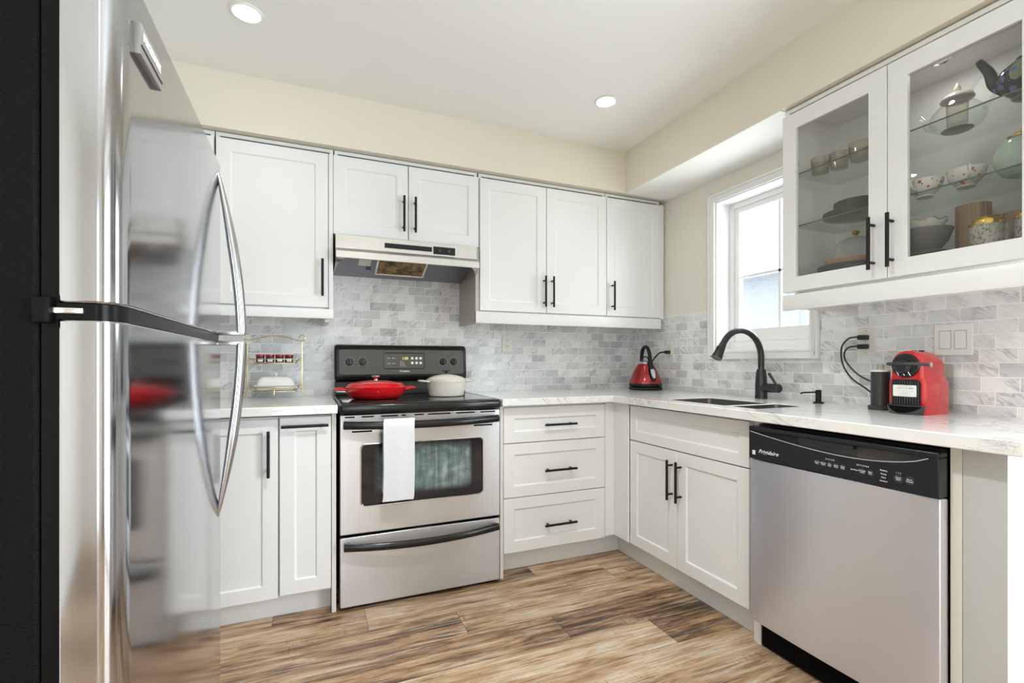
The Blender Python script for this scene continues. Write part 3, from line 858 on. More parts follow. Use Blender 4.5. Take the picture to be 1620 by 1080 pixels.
# ------------------------------------------------------------------ sink cabinet
BX = -0.5765; fR = faceX(BX)
t = thing('sink_cabinet', 'white sink base cabinet with two doors under a fixed drawer front', 'cabinet', (-0.3, -1.13, 0.0))
carcass(BX, -0.02, -1.5175, -0.7445, 0.118, 0.874, '-x', top=False).build('body', M['cab'], t)
shaker(-1.5155, -0.7465, 0.682, 0.866, fR, rail=0.050).build('false_drawer_front', M['cab'], t, bev=0.0015)
for a0, a1, hy in ((-1.108, -0.7465, -1.078), (-1.5155, -1.1105, -1.137)):
    d = shaker(a0, a1, 0.122, 0.677, fR).build('door', M['cab'], t, bev=0.0015)
    bar_handle(faceX(BX - 0.019), hy, 0.540, 0.190, True, d)
t = thing('end_panel', 'white support panel with a square foot between the sink cabinet and the dishwasher', 'cabinet panel', (-0.3, -1.535, 0.0))
MB().box(-0.575, -0.02, -1.5525, -1.5205, 0.0, 0.874, 0.002).build('board', M['cab'], t)

# ------------------------------------------------------------------ dishwasher
DX, DWA, DWB = -0.640, -2.161, -1.557
t = thing('dishwasher', 'stainless dishwasher with a black control panel under the counter', 'dishwasher', (-0.3, -1.86, 0.0))
MB().box(-0.590, -0.03, DWA + 0.006, DWB - 0.001, 0.095, 0.862).build('body', M['blackm'], t)
n = 24; pts = []
for i in range(n + 1):
    a = DWA + (DWB - DWA) * i / n; s = (i / n - 0.5) * 2
    pts.append((DX - 0.000 + 0.007 * s * s * 1.0 - 0.0, a))
poly = [(x, y) for x, y in pts] + [(-0.592, DWB), (-0.592, DWA)]
door = MB().prism(poly, planZ, 0.118, 0.733).build('door_panel', M['steel_dw'], t, bev=0.003, shade=True)
fD = faceX(-0.600)
top = []
for i in range(21):
    s = i / 20; a = -1.563 + (-2.138 + 1.563) * s
    top.append((a, 0.839 - 0.036 * (1 - (2 * s - 1) ** 2) ** 0.8 * (0.55 + 0.9 * s) / 1.1))
low = [(DWB, 0.736), (DWB, 0.842), (-1.561, 0.842)] + top + [(-2.140, 0.842), (DWA, 0.842), (DWA, 0.736)]
cp = MB().prism(low, fD, 0.0, 0.042).build('control_panel', M['dw_black'], t, bev=0.002)
MB().prism(rect(DWA, DWB, 0.8425, 0.858), fD, 0.0, 0.044).build('top_rail', M['dw_black'], cp, bev=0.003)
MB().box(-0.622, -0.5985, -2.150, -1.560, 0.79, 0.8415).build('recess', M['dw_recess'], cp)
MB().tube([fD(a, b, 0.0425) for a, b in top], 0.0016, 6).build('arc_highlight', M['grey_print'], cp)  # highlight along the pocket edge, put in as a grey tube
w = MB()
for i in range(5): w.box(-0.632, -0.6225, -1.745, -1.615, 0.8155 + i * 0.0052, 0.8175 + i * 0.0052)
w.build('vent_grille', M['charcoal'], cp)
w = MB(); w.prism([(-1.79, 0.8415), (-1.79, 0.830), (-1.80, 0.827), (-1.93, 0.827), (-1.94, 0.830), (-1.94, 0.8415)], fD, 0.024, 0.040)
w.build('latch', M['black'], cp)
# raised lettering on the panel
LX = DX - 0.0027
w = MB(); w.text('Frigidaire', 0.019, T_X(LX, -1.640, 0.768), shear=0.45, bold=0.0004, space=1.12); w.build('brand_lettering', M['white_print'], cp)
w = MB()
w.text('CYCLES', 0.0062, T_X(LX, -1.869, 0.786), space=1.5); w.text('OPTIONS', 0.0062, T_X(LX, -1.969, 0.786), space=1.5)
for a, s1, s2 in ((-1.826, 'Pots &', 'Pans'), (-1.847, 'Normal', 'Wash'), (-1.868, 'Top', 'Rack'), (-1.889, 'Quick', 'Wash'), (-1.910, 'Rinse', 'Only')):
    w.text(s1, 0.0056, T_X(LX - 0.0008, a, 0.7715)); w.text(s2, 0.0056, T_X(LX - 0.0008, a, 0.7665))
w.text('Sani Rinse', 0.0056, T_X(LX, -1.945, 0.7695)); w.text('Hi Temp', 0.0056, T_X(LX - 0.0008, -1.968, 0.7715)); w.text('Wash', 0.0056, T_X(LX - 0.0008, -1.968, 0.7665))
w.text('Heat', 0.0056, T_X(LX - 0.0008, -1.991, 0.7715)); w.text('Dry', 0.0056, T_X(LX - 0.0008, -1.991, 0.7665))
for i, s in enumerate(('Washing', 'Drying', 'Clean', 'Sanitized')): w.text(s, 0.0056, T_X(LX, -2.027, 0.784 - i * 0.0103))
w.text('Delay', 0.006, T_X(LX - 0.0008, -2.066, 0.7715)); w.text('Start', 0.006, T_X(LX - 0.0008, -2.066, 0.766))
w.text('Start/', 0.006, T_X(LX - 0.0008, -2.094, 0.7715)); w.text('Cancel', 0.006, T_X(LX - 0.0008, -2.094, 0.766))
w.text('1  3  6', 0.005, T_X(LX, -2.066, 0.785))
w.build('lettering', M['white_print'], cp)
for a, r in [(-1.826 - 0.021 * i, 0.0095) for i in range(5)] + [(-1.968, 0.0098), (-1.991, 0.0098), (-2.066, 0.0125), (-2.094, 0.0125)]:
    MB().cyl((LX + 0.001, a, 0.769), (LX - 0.0006, a, 0.769), r, seg=24).build('button', M['charcoal'], cp)
MB().box(LX, LX + 0.001, -1.585, -1.572, 0.752, 0.768).build('rating_sticker', M['white_print'], cp)
MB().box(-0.575, -0.03, DWA + 0.006, DWB - 0.001, 0.006, 0.092).build('kick_plate', M['gap'], t)

# end of the run
t = thing('end_panel', 'tall light grey end panel at the right end of the counter, beside the dishwasher', 'cabinet panel', (-0.3, -2.22, 0.0), 0)
MB().box(-0.594, -0.006, -2.190, -2.1645, 0.0, 0.877).build('filler_board', M['panel'], t)
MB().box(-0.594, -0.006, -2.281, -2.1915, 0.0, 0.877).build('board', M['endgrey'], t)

# ------------------------------------------------------------------ worktops and sink
def grid_slab(xs, ys, present, z0, z1):
    w = MB(); bm = w.bm; V = {}
    def vert(i, j, z):
        if (i, j, z) not in V: V[(i, j, z)] = bm.verts.new((xs[i], ys[j], z))
        return V[(i, j, z)]
    def has(i, j): return 0 <= i < len(xs) - 1 and 0 <= j < len(ys) - 1 and present(i, j)
    for i in range(len(xs) - 1):
        for j in range(len(ys) - 1):
            if not has(i, j): continue
            for z in (z0, z1): bm.faces.new([vert(i, j, z), vert(i + 1, j, z), vert(i + 1, j + 1, z), vert(i, j + 1, z)])
            for di, dj, e in ((-1, 0, ((i, j), (i, j + 1))), (1, 0, ((i + 1, j), (i + 1, j + 1))), (0, -1, ((i, j), (i + 1, j))), (0, 1, ((i, j + 1), (i + 1, j + 1)))):
                if not has(i + di, j + dj):
                    (a, b), (c, d) = e
                    bm.faces.new([vert(a, b, z0), vert(c, d, z0), vert(c, d, z1), vert(a, b, z1)])
    return w


CZ0, CZ1 = 0.878, 0.915
xs = [-1.306, -0.6526, -0.555, -0.285, -0.001]
ys = [-2.331, -1.515, -1.385, -1.355, -1.000, -0.668, -0.001]


def pres(i, j):
    if i == 0: return j == 5
    if i == 2 and j in (1, 3): return False
    return True


tag(grid_slab(xs, ys, pres, CZ0, CZ1).build('countertop', M['quartz'], bev=0.003), 'L-shaped white veined quartz countertop around the sink corner', 'countertop')
tag(MB().box(-3.15, -2.083, -0.694, -0.001, CZ0, CZ1).build('countertop', M['quartz'], bev=0.003), 'short white veined quartz countertop left of the stove', 'countertop')
t = thing('sink', 'double-bowl stainless undermount sink set in the counter below the window', 'sink', (-0.42, -1.25, 0.70))
for y0, y1, dp, nm in ((-1.355, -1.000, 0.19, 'large_bowl'), (-1.515, -1.385, 0.15, 'small_bowl')):
    x0, x1, zt, zb = -0.555, -0.285, 0.9142, 0.8775 - dp
    w = MB(); w.plate(rect(x0 + 0.0005, x1 - 0.0005, y0 + 0.0005, y1 - 0.0005), [rrect(x0 + 0.002, x1 - 0.002, y0 + 0.002, y1 - 0.002, 0.02)], topZ(zt), -0.0015, -0.0002)
    o = rrect(x0 + 0.002, x1 - 0.002, y0 + 0.002, y1 - 0.002, 0.02); b = rrect(x0 + 0.012, x1 - 0.012, y0 + 0.012, y1 - 0.012, 0.03)
    w.loft([[Vector((a, c, zt - 0.0002)) for a, c in o], [Vector((a, c, zb + 0.015)) for a, c in o], [Vector((a, c, zb)) for a, c in b]], cap=False)
    w._add([Vector((a, c, zb)) for a, c in b], [tuple(range(len(b)))])
    bw = w.build(nm, M['sink'], t, sharp=50)
    MB().lathe([(0.0, 0.003), (0.02, 0.003), (0.036, 0.001), (0.036, 0.004), (0.03, 0.006), (0.0, 0.0045)], ((x0 + x1) / 2, (y0 + y1) / 2, zb)).build('drain', M['chrome'], bw)

# ------------------------------------------------------------------ faucet and soap dispenser
t = thing('faucet', 'dark bronze gooseneck kitchen faucet behind the sink', 'faucet', (-0.075, -1.135, CZ1))
MB().lathe([(0.0, 0.0), (0.029, 0.0), (0.029, 0.006), (0.028, 0.03), (0.028, 0.075), (0.026, 0.11), (0.0225, 0.14), (0.019, 0.150), (0.0, 0.150)], seg=28).build('body', M['faucet'], t, world=False)
pts = [(0, 0, 0.148), (0, 0, 0.20)] + [(-0.138 + 0.138 * math.cos(a), 0, 0.205 + 0.138 * math.sin(a)) for a in [math.radians(v) for v in range(0, 157, 8)]]
e = Vector(pts[-1]); dr = (Vector(pts[-1]) - Vector(pts[-2])).normalized()
MB().tube(pts, 0.0152, 16).build('gooseneck', M['faucet'], t, world=False)
q = dr.to_track_quat('Z', 'Y').to_matrix().to_4x4(); q.translation = e
h = MB().lathe([(0.0, -0.004), (0.0165, -0.004), (0.0175, 0.012), (0.021, 0.040), (0.0255, 0.072), (0.0245, 0.077), (0.0, 0.074)], mtx=q, seg=24).build('spray_head', M['faucet'], t, world=False)
MB().box(-0.005, 0.005, -0.004, 0.004, 0.018, 0.05, 0.002, mtx=q @ Matrix.Translation((0, 0, 0)) @ Matrix.Translation((-0.0, 0.021, 0))).build('spray_button', M['black'], t, world=False)
dv = Vector((-0.15, -0.98, 0.02)).normalized()
lv = MB(); lv.tube([Vector((0, 0, 0.055)) + dv * s for s in (0.0, 0.04, 0.08, 0.116, 0.123)], [0.0225, 0.0225, 0.0225, 0.0215, 0.014], 18)
lv = lv.build('valve', M['faucet'], t, world=False)
MB().tube([Vector((0, 0, 0.070)) + dv * 0.100, Vector((0, 0, 0.100)) + dv * 0.076, Vector((0, 0, 0.128)) + dv * 0.052], [0.0062, 0.0065, 0.0072], 10).build('lever', M['faucet'], t, world=False)
t = thing('soap_dispenser', 'small matte black soap dispenser right of the faucet', 'soap dispenser', (-0.075, -1.435, CZ1))
MB().lathe([(0.0, 0.0), (0.021, 0.0), (0.021, 0.006), (0.012, 0.0065), (0.012, 0.060), (0.0, 0.060)], seg=24).build('body', M['handle'], t, world=False)
MB().tube([(0, 0, 0.050), (-0.050, 0.036, 0.047), (-0.060, 0.043, 0.043)], 0.0036, 8).build('nozzle', M['handle'], t, world=False)

# ------------------------------------------------------------------ stove
SX0, SX1, SF = -2.072, -1.318, -0.660
t = thing('stove', 'stainless electric range with a black glass cooktop between the base cabinets', 'stove', (-1.695, -0.35, 0.0))
MB().box(SX0 + 0.004, SX1 - 0.004, -0.612, -0.03, 0.03, 0.874).build('body', M['blackm'], t)
for x in (SX0 + 0.05, SX1 - 0.05):
    for y in (-0.56, -0.08): MB().cyl((x, y, 0.0), (x, y, 0.032), 0.016).build('foot', M['black'], t)
fS = faceY(-0.614)
dw = MB().prism(rrect(SX0, SX1, 0.014, 0.323, 0.006, 3), fS, 0.0, 0.046).build('drawer', M['steel'], t, bev=0.003)
# bowed drawer pull
def bow_handle(x0, x1, z, y, bow, sag, r0, flat, parent, n=18):
    pts = []
    for i in range(n + 1):
        s = i / n; k = 1 - (2 * s - 1) ** 2
        pts.append((x0 + (x1 - x0) * s, y - bow * k, z - sag * k))
    w = MB(); w.tube(pts, r0, 14, rz=(0, 0, 1), flat=flat)
    for x in (x0 + 0.012, x1 - 0.012): w.box(x - 0.012, x + 0.012, y - 0.006, y + 0.030, z - 0.013, z + 0.013, 0.003)
    return w.build('handle', M['stove_black'], parent, sharp=50)


bow_handle(-2.056, -1.336, 0.290, -0.690, 0.028, 0.012, 0.0175, (1.0, 0.62), dw)
WX0, WX1, WZa, WZb = -1.985, -1.404, 0.452, 0.733
od = MB().plate(rect(SX0, SX1, 0.335, 0.866), [rrect(WX0, WX1, WZa, WZb, 0.024)], fS, 0.0, 0.046).build('oven_door', M['steel'], t, bev=0.003)
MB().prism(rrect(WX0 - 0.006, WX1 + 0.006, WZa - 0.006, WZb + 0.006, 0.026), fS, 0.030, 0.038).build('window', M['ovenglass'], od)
MB().tube([fS(a, b, 0.045) for a, b in rrect(WX0 + 0.001, WX1 - 0.001, WZa + 0.001, WZb - 0.001, 0.024)], 0.0034, 8, closed=True).build('window_trim', M['chrome'], od)
bow_handle(-2.058, -1.338, 0.824, -0.690, 0.030, 0.006, 0.0180, (1.0, 0.70), od)
rr = random.Random(3); x = SX0 + 0.02
while x < SX1 - 0.06:
    L = rr.uniform(0.02, 0.11); L = min(L, SX1 - 0.02 - x)
    MB().box(x, x + L, -0.6612, -0.6592, 0.8525, 0.8585).build('vent_slot', M['gap'], od); x += L + rr.uniform(0.012, 0.045)
for x0, x1 in ((-2.022, -1.935), (-1.455, -1.358)): MB().box(x0, x1, -0.6612, -0.6592, 0.787, 0.794).build('vent_slot', M['gap'], od)
MB().box(SX0 + 0.002, SX1 - 0.002, -0.640, -0.606, 0.3245, 0.334).build('seam_strip', M['gap'], t)
ct = MB().box(SX0 - 0.004, SX1 - 0.010 + 0.006, -0.696, -0.055, 0.874, 0.9165, 0.014, 4).build('cooktop', M['stove_black'], t)
MB().box(SX0 + 0.016, SX1 - 0.020, -0.650, -0.085, 0.9160, 0.9178).build('cooktop_glass', M['cookglass'], ct)
for x, y, r in ((-1.89, -0.50, 0.105), (-1.505, -0.50, 0.085), (-1.89, -0.22, 0.08), (-1.505, -0.23, 0.105)):
    w = MB()
    for q in (r, r * 0.72): w.lathe([(q, 0.9179), (q + 0.0025, 0.9179), (q + 0.0025, 0.9181), (q, 0.9181)], (x, y, 0), 48, cap=False)
    w.build('burner_ring', M['ring'], ct)
bgd = MB().prism([(-0.012, 0.917), (-0.086, 0.917), (-0.074, 0.935), (-0.066, 0.992), (-0.012, 0.992)], sideX, SX0 + 0.004, SX1 - 0.002).build('backguard_riser', M['stove_black'], t, bev=0.004)
bg2 = MB().prism([(-0.010, 0.9925), (-0.078, 0.9925), (-0.094, 1.010), (-0.082, 1.182), (-0.062, 1.197), (-0.010, 1.197)], sideX, SX0 + 0.002, SX1 + 0.004).build('backguard', M['stove_black'], t, bev=0.012)
# sloping control panel plate
ang = math.atan2(0.012, 0.172)
fC = lambda a, b, d: Vector((a, -0.094 + (b - 1.010) * math.tan(ang) - d, b))
pl = MB().prism(rrect(-2.046, -1.336, 1.030, 1.170, 0.012), fC, -0.002, 0.003).build('control_panel', M['stove_panel'], bg2)
MB().tube([fC(a, b, 0.002) for a, b in rrect(-2.048, -1.334, 1.028, 1.172, 0.013)], 0.0026, 8, closed=True).build('panel_border', M['black'], bg2)
MB().prism(rrect(-1.803, -1.576, 1.064, 1.150, 0.012), fC, 0.0, 0.0042).build('display', M['disp'], bg2)
MB().tube([fC(a, b, 0.0042) for a, b in rrect(-1.805, -1.574, 1.062, 1.152, 0.013)], 0.0022, 8, closed=True).build('display_border', M['black'], bg2)
def T_C(a, b, d=0.0046):
    p = fC(a, b, d); return Matrix.Translation(p) @ Matrix.Rotation(PI / 2 - ang, 4, 'X')
w = MB(); w.text('1:20', 0.021, T_C(-1.686, 1.121), bold=0.0003); w.build('clock_digits', M['digits'], bg2)
w = MB()
for a, b, s in ((-1.778, 1.122, 'Bake'), (-1.752, 1.122, 'Broil'), (-1.778, 1.092, 'Clean'), (-1.752, 1.092, 'Cook')): w.text(s, 0.0085, T_C(a, b))
for i, s in enumerate(('Oven', 'Bake Time', 'Stop Time', 'Push To Start')): w.text(s, 0.0062, T_C(-1.715, 1.104 - i * 0.0085), align='LEFT')
for a in (-1.645, -1.620, -1.596):
    for b in (1.122, 1.095): w.lathe([(0.0, 0.0), (0.008, 0.0), (0.008, 0.0004), (0.0, 0.0004)], seg=16, mtx=T_C(a, b))
for kx in (-1.992, -1.921, -1.461, -1.395):
    for i in range(9):
        aa = -PI * 0.25 + i * PI * 1.5 / 8
        p = fC(kx + 0.0275 * math.cos(aa), 1.102 + 0.0275 * math.sin(aa), 0.0032); w.box(p.x - 0.0012, p.x + 0.0012, p.y - 0.0004, p.y + 0.0004, p.z - 0.0012, p.z + 0.0012)
    w.box(kx - 0.006, kx + 0.006, -0.0932, -0.0925, 1.051, 1.062)
w.build('lettering', M['white_print'], bg2)
w = MB(); w.text('Frigidaire', 0.0135, T_C(-1.690, 1.047, 0.0034), shear=0.35, bold=0.0003, space=1.1); w.build('brand_lettering', M['white_print'], bg2)
for kx, rot in ((-1.992, 0.0), (-1.921, -0.6), (-1.461, 0.0), (-1.395, 0.0)):
    q = T_C(kx, 1.102, 0.003) @ Matrix.Rotation(rot, 4, 'Z')
    w = MB(); w.lathe([(0.0, 0.0), (0.0195, 0.0), (0.0185, 0.012), (0.017, 0.014), (0.0, 0.014)], seg=28, mtx=q)
    w.box(-0.0045, 0.0045, -0.0175, 0.0175, 0.012, 0.024, 0.002, mtx=q)
    w.build('knob', M['black'], bg2)

# towel over the oven handle
w = MB(); n = 7; secs = []
TXa, TXb = -1.893, -1.757
path = [(-0.706, 0.52), (-0.7045, 0.62), (-0.704, 0.72), (-0.704, 0.80), (-0.705, 0.834), (-0.710, 0.8455), (-0.720, 0.8495), (-0.732, 0.846), (-0.739, 0.834), (-0.7405, 0.80), (-0.738, 0.70), (-0.735, 0.60), (-0.732, 0.50), (-0.731, 0.484)]
outer = []
th = 0.0045
pp = [Vector((0, y, z)) for y, z in path]
for i, p in enumerate(pp):
    tn = (pp[min(i + 1, len(pp) - 1)] - pp[max(i - 1, 0)]).normalized(); nrm = Vector((0, tn.z, -tn.y))
    outer.append(p + nrm * th * -1)
m = len(pp); NX = 12; vs = []; fs = []
for j in range(NX + 1):
    s = j / NX
    for i in range(m):
        ttop = 1 - abs(i / (m - 1) - 0.5) * 2
        x = TXa + (TXb - TXa) * s - (1 - ttop) * 0.004 + 0.002 * math.sin(i * 1.3)
        for q in (pp[i], outer[i]): vs.append(Vector((x, q.y - 0.0016 * math.sin(s * 9 + i * 0.35) * (1 - ttop), q.z)))
def vi(j, i, k): return (j * m + i) * 2 + k
for j in range(NX):
    for i in range(m - 1):
        for k in (0, 1): fs.append((vi(j, i, k), vi(j + 1, i, k), vi(j + 1, i + 1, k), vi(j, i + 1, k)))
    for i in (0, m - 1): fs.append((vi(j, i, 0), vi(j + 1, i, 0), vi(j + 1, i, 1), vi(j, i, 1)))
for j in (0, NX):
    for i in range(m - 1): fs.append((vi(j, i, 0), vi(j, i + 1, 0), vi(j, i + 1, 1), vi(j, i, 1)))
w._add(vs, fs, True)
tag(w.build('towel', M['towel'], sharp=50), 'folded white cotton towel hanging over the oven door handle', 'towel')

# ------------------------------------------------------------------ pots on the cooktop
PZ = 0.9183
t = thing('braiser', 'shallow red enamelled pot with lid on the left of the cooktop', 'pot', (-1.890, -0.42, PZ))
MB().lathe([(0.0, 0.0), (0.100, 0.0), (0.118, 0.006), (0.138, 0.026), (0.146, 0.046), (0.148, 0.053), (0.144, 0.055), (0.140, 0.046), (0.130, 0.026), (0.1, 0.01), (0.0, 0.008)], seg=48).build('body', M['red_pot'], t, world=False)
for s in (-1, 1):
    pts = smooth_path([(s * 0.138, -0.042, 0.047), (s * 0.165, -0.040, 0.051), (s * 0.187, -0.022, 0.053), (s * 0.190, 0.0, 0.053), (s * 0.187, 0.022, 0.053), (s * 0.165, 0.040, 0.051), (s * 0.138, 0.042, 0.047)], 5)
    MB().tube(pts, 0.0085, 12, rz=(0, 0, 1), flat=(0.75, 1.0)).build('side_handle', M['red_pot'], t, world=False)
ld = MB().lathe([(0.147, 0.0555), (0.148, 0.060), (0.138, 0.066), (0.132, 0.074), (0.120, 0.080), (0.105, 0.080), (0.100, 0.082), (0.06, 0.089), (0.012, 0.092), (0.0, 0.092), (0.0, 0.088), (0.09, 0.076), (0.14, 0.0555)], seg=48, cap=False).build('lid', M['red_pot'], t, world=False)
MB().lathe([(0.0, 0.0), (0.009, 0.0), (0.008, 0.006), (0.014, 0.012), (0.021, 0.019), (0.0215, 0.022), (0.018, 0.0235), (0.0, 0.0235)], (0, 0, 0.0915), seg=24).build('lid_knob', M['chrome'], t, world=False)
t = thing('saucepot', 'cream enamelled round pot with lid on the right of the cooktop', 'pot', (-1.512, -0.36, PZ))
MB().lathe([(0.0, 0.0), (0.088, 0.0), (0.093, 0.004), (0.100, 0.04), (0.105, 0.076), (0.107, 0.078), (0.107, 0.084), (0.102, 0.084), (0.098, 0.04), (0.09, 0.01), (0.0, 0.008)], seg=44).build('body', M['white_pot'], t, world=False)
for s in (-1, 1):
    pts = smooth_path([(s * 0.100, -0.034, 0.078), (s * 0.128, -0.032, 0.081), (s * 0.145, -0.014, 0.082), (s * 0.145, 0.014, 0.082), (s * 0.128, 0.032, 0.081), (s * 0.100, 0.034, 0.078)], 5)
    MB().tube(pts, 0.008, 12, rz=(0, 0, 1), flat=(0.7, 1.0)).build('side_handle', M['white_pot'], t, world=False)
MB().lathe([(0.107, 0.0845), (0.107, 0.090), (0.100, 0.092), (0.088, 0.100), (0.07, 0.107), (0.045, 0.113), (0.02, 0.117), (0.0, 0.118), (0.0, 0.113), (0.06, 0.104), (0.1, 0.0845)], seg=44, cap=False).build('lid', M['white_pot'], t, world=False)
MB().lathe([(0.0, 0.0), (0.008, 0.0), (0.0075, 0.007), (0.013, 0.012), (0.022, 0.016), (0.023, 0.019), (0.018, 0.0205), (0.0, 0.0215)], (0, 0, 0.1175), seg=24).build('lid_knob', M['black'], t, world=False)

# ------------------------------------------------------------------ brass rack with jars and butter dish
RKX, RKY = -2.360, -0.135
t = thing('plate_rack', 'two-tier brass wire rack on the counter beside the refrigerator', 'rack', (RKX, RKY, CZ1))
rw = 0.0028
HW = 0.128
w = MB()
for s in (-1, 1):
    pts = smooth_path([(s * 0.147, 0.0, 0.0035), (s * 0.138, 0.0, 0.012), (s * 0.129, 0.0, 0.034), (s * 0.127, 0.0, 0.06), (s * 0.127, 0.0, 0.16), (s * 0.128, 0.0, 0.290)], 6)
    w.tube(pts, rw, 8)
    pts = [(s * (0.128 + 0.000) + s * 0.0 + 0.015 * math.cos(a) * s, 0.0, 0.312 + 0.015 * math.sin(a)) for a in [math.radians(v) for v in range(-90, 200, 15)]]
    w.tube(pts, 0.0024, 8)
w.tube(smooth_path([(-0.128, 0, 0.296), (-0.10, 0, 0.300), (-0.055, 0, 0.314), (0.0, 0, 0.321), (0.055, 0, 0.314), (0.10, 0, 0.300), (0.128, 0, 0.296)], 6), 0.0026, 8)
w.build('frame', M['brass'], t, world=False)
for z, nm in ((0.036, 'lower_tray'), (0.178, 'upper_tray')):
    w = MB()
    w.tube([(a, b, z + 0.022) for a, b in rrect(-0.112, 0.112, -0.078, 0.078, 0.012, 4)], 0.0024, 8, closed=True)
    w.tube([(a, b, z) for a, b in rrect(-0.100, 0.100, -0.066, 0.066, 0.012, 4)], 0.0024, 8, closed=True)
    for a in (-1, 1):
        for b in (-1, 1): w.tube([(a * 0.108, b * 0.074, z + 0.022), (a * 0.097, b * 0.063, z)], 0.002, 6)
        w.tube(smooth_path([(a * 0.112, 0, z + 0.022), (a * 0.119, -0.004, z + 0.029), (a * 0.127, 0, z + 0.024)], 4), 0.0022, 6)
    tr = w.build(nm, M['brass'], t, world=False)
    MB().box(-0.100, 0.100, -0.066, 0.066, z + 0.0026, z + 0.0052, 0.001).build('glass_plate', M['shelfglass'], t, world=False)
MB().tube(smooth_path([(0.0, -0.078, 0.058), (0.0, -0.084, 0.045), (0.0, -0.085, 0.02), (0.0, -0.096, 0.0035)], 5), 0.0028, 8).build('front_leg', M['brass'], t, world=False)
proto = None
JL = ['small jam jar with red lid, first from the left on the upper rack tray', 'small jam jar with red lid, second from the left on the upper rack tray',
      'small jam jar with red lid, third from the left on the upper rack tray', 'small jam jar with red lid, rightmost on the upper rack tray']
for i, dx in enumerate((-0.066, -0.022, 0.022, 0.066)):
    loc = (RKX + dx, RKY - 0.028, CZ1 + 0.1834)
    if proto is None:
        j = thing('jam_jar', JL[0], 'jar', loc, 0, 'jam jars on the rack')
        MB().lathe([(0.0, 0.0), (0.0185, 0.0), (0.0195, 0.003), (0.0195, 0.026), (0.018, 0.030), (0.0, 0.030)], seg=20).build('glass', M['jam'], j, world=False)
        MB().lathe([(0.0, 0.0295), (0.0205, 0.0295), (0.0210, 0.032), (0.0205, 0.040), (0.0, 0.041)], seg=20).build('lid', M['jamlid'], j, world=False)
        w = MB()
        for q in range(7):
            a0 = -2.1 + q * 0.18; a1 = a0 + 0.18
            w._add([Vector((0.0199 * math.cos(a), 0.0199 * math.sin(a), zz)) for a, zz in ((a0, 0.004), (a1, 0.004), (a1, 0.02), (a0, 0.02))], [(0, 1, 2, 3)])
        w.build('label', M['paper'], j, world=False); proto = j
    else: dup(proto, loc, JL[i])
t = thing('butter_dish', 'white lidded butter dish on the lower tray of the brass rack', 'butter dish', (RKX + 0.004, RKY - 0.004, CZ1 + 0.0414))
w = MB()
secs = [[Vector((a, b, z)) for a, b in rrect(-0.085 - e, 0.085 + e, -0.048 - e, 0.048 + e, 0.02 + e, 5)] for e, z in ((-0.008, 0.0), (0.0, 0.002), (0.012, 0.018), (0.020, 0.024), (0.018, 0.026), (0.008, 0.019), (-0.002, 0.006))]
w.loft(secs); w.build('dish', M['china'], t, world=False)
w = MB()
secs = [[Vector((a, b, z)) for a, b in rrect(-0.090 + e, 0.090 - e, -0.047 + e * 0.6, 0.047 - e * 0.6, 0.022, 6)] for e, z in ((0.0, 0.021), (0.002, 0.030), (0.007, 0.045), (0.013, 0.058), (0.022, 0.066), (0.035, 0.069))]
w.loft(secs); w.build('cover', M['china'], t, world=False, sharp=60)
MB().lathe([(0.0, 0.0), (0.005, 0.0), (0.004, 0.006), (0.008, 0.010), (0.0095, 0.015), (0.007, 0.020), (0.0, 0.022)], (0, 0, 0.0685), seg=18).build('cover_knob', M['china'], t, world=False)

# ------------------------------------------------------------------ outlets and switch
def outlet(fn, a, b, label, plugs=False):
    p = fn(a, b, 0)
    t = thing('wall_outlet', label, 'outlet', p, 0, 'ivory wall outlets')
    MB().prism(rrect(a - 0.0355, a + 0.0355, b - 0.0575, b + 0.0575, 0.004, 3), fn, 0.0004, 0.006).build('cover_plate', M['outlet'], t, bev=0.0015)
    for s in (-1, 1):
        rc = MB().prism(rrect(a - 0.0165, a + 0.0165, b + s * 0.0195 - 0.014, b + s * 0.0195 + 0.014, 0.006, 4), fn, 0.004, 0.0078).build('socket', M['outlet'], t)
        w = MB()
        for q in (-0.0062, 0.0062): w.prism(rect(a + q - 0.0011, a + q + 0.0011, b + s * 0.0195 - 0.001, b + s * 0.0195 + 0.0075), fn, 0.0076, 0.0082)
        w.prism(rrect(a - 0.0024, a + 0.0024, b + s * 0.0195 - 0.0105, b + s * 0.0195 - 0.0058, 0.002, 3), fn, 0.0076, 0.0082)
        w.build('slots', M['gap'], rc)
    w = MB()
    for s in (-1, 1): w.prism(rrect(a - 0.003, a + 0.003, b + s * 0.047 - 0.003, b + s * 0.047 + 0.003, 0.0029, 4), fn, 0.0055, 0.0066)
    w.build('screws', M['grey_print'], t)
    return t


outlet(faceY(0.0), -1.012, 1.223, 'ivory double outlet on the back wall, nothing plugged in, right of the stove')
outlet(faceX(0.0), -0.375, 1.184, 'ivory double outlet in the corner with the kettle cord plugged in')
outlet(faceX(0.0), -1.597, 1.187, 'ivory double outlet with two black plugs left of the coffee machine')
t = thing('light_switch', 'white double rocker light switch plate right of the coffee machine', 'light switch', (0, -1.897, 1.183))
fn = faceX(0.0)
MB().prism(rrect(-1.955, -1.839, 1.126, 1.241, 0.004, 3), fn, 0.0004, 0.006).build('cover_plate', M['white_plastic'], t, bev=0.0015)
for a in (-1.874, -1.920):
    MB().plate(rect(a - 0.0185, a + 0.0185, 1.149, 1.218), [rect(a - 0.0165, a + 0.0165, 1.151, 1.216)], fn, 0.006, 0.0065).build('rocker_gap', M['grey_print'], t)
    MB().prism([(a - 0.0162, 1.1513), (a + 0.0162, 1.1513), (a + 0.0162, 1.2157), (a - 0.0162, 1.2157)], fn, 0.004, 0.009).build('rocker', M['white_plastic'], t, bev=0.001)

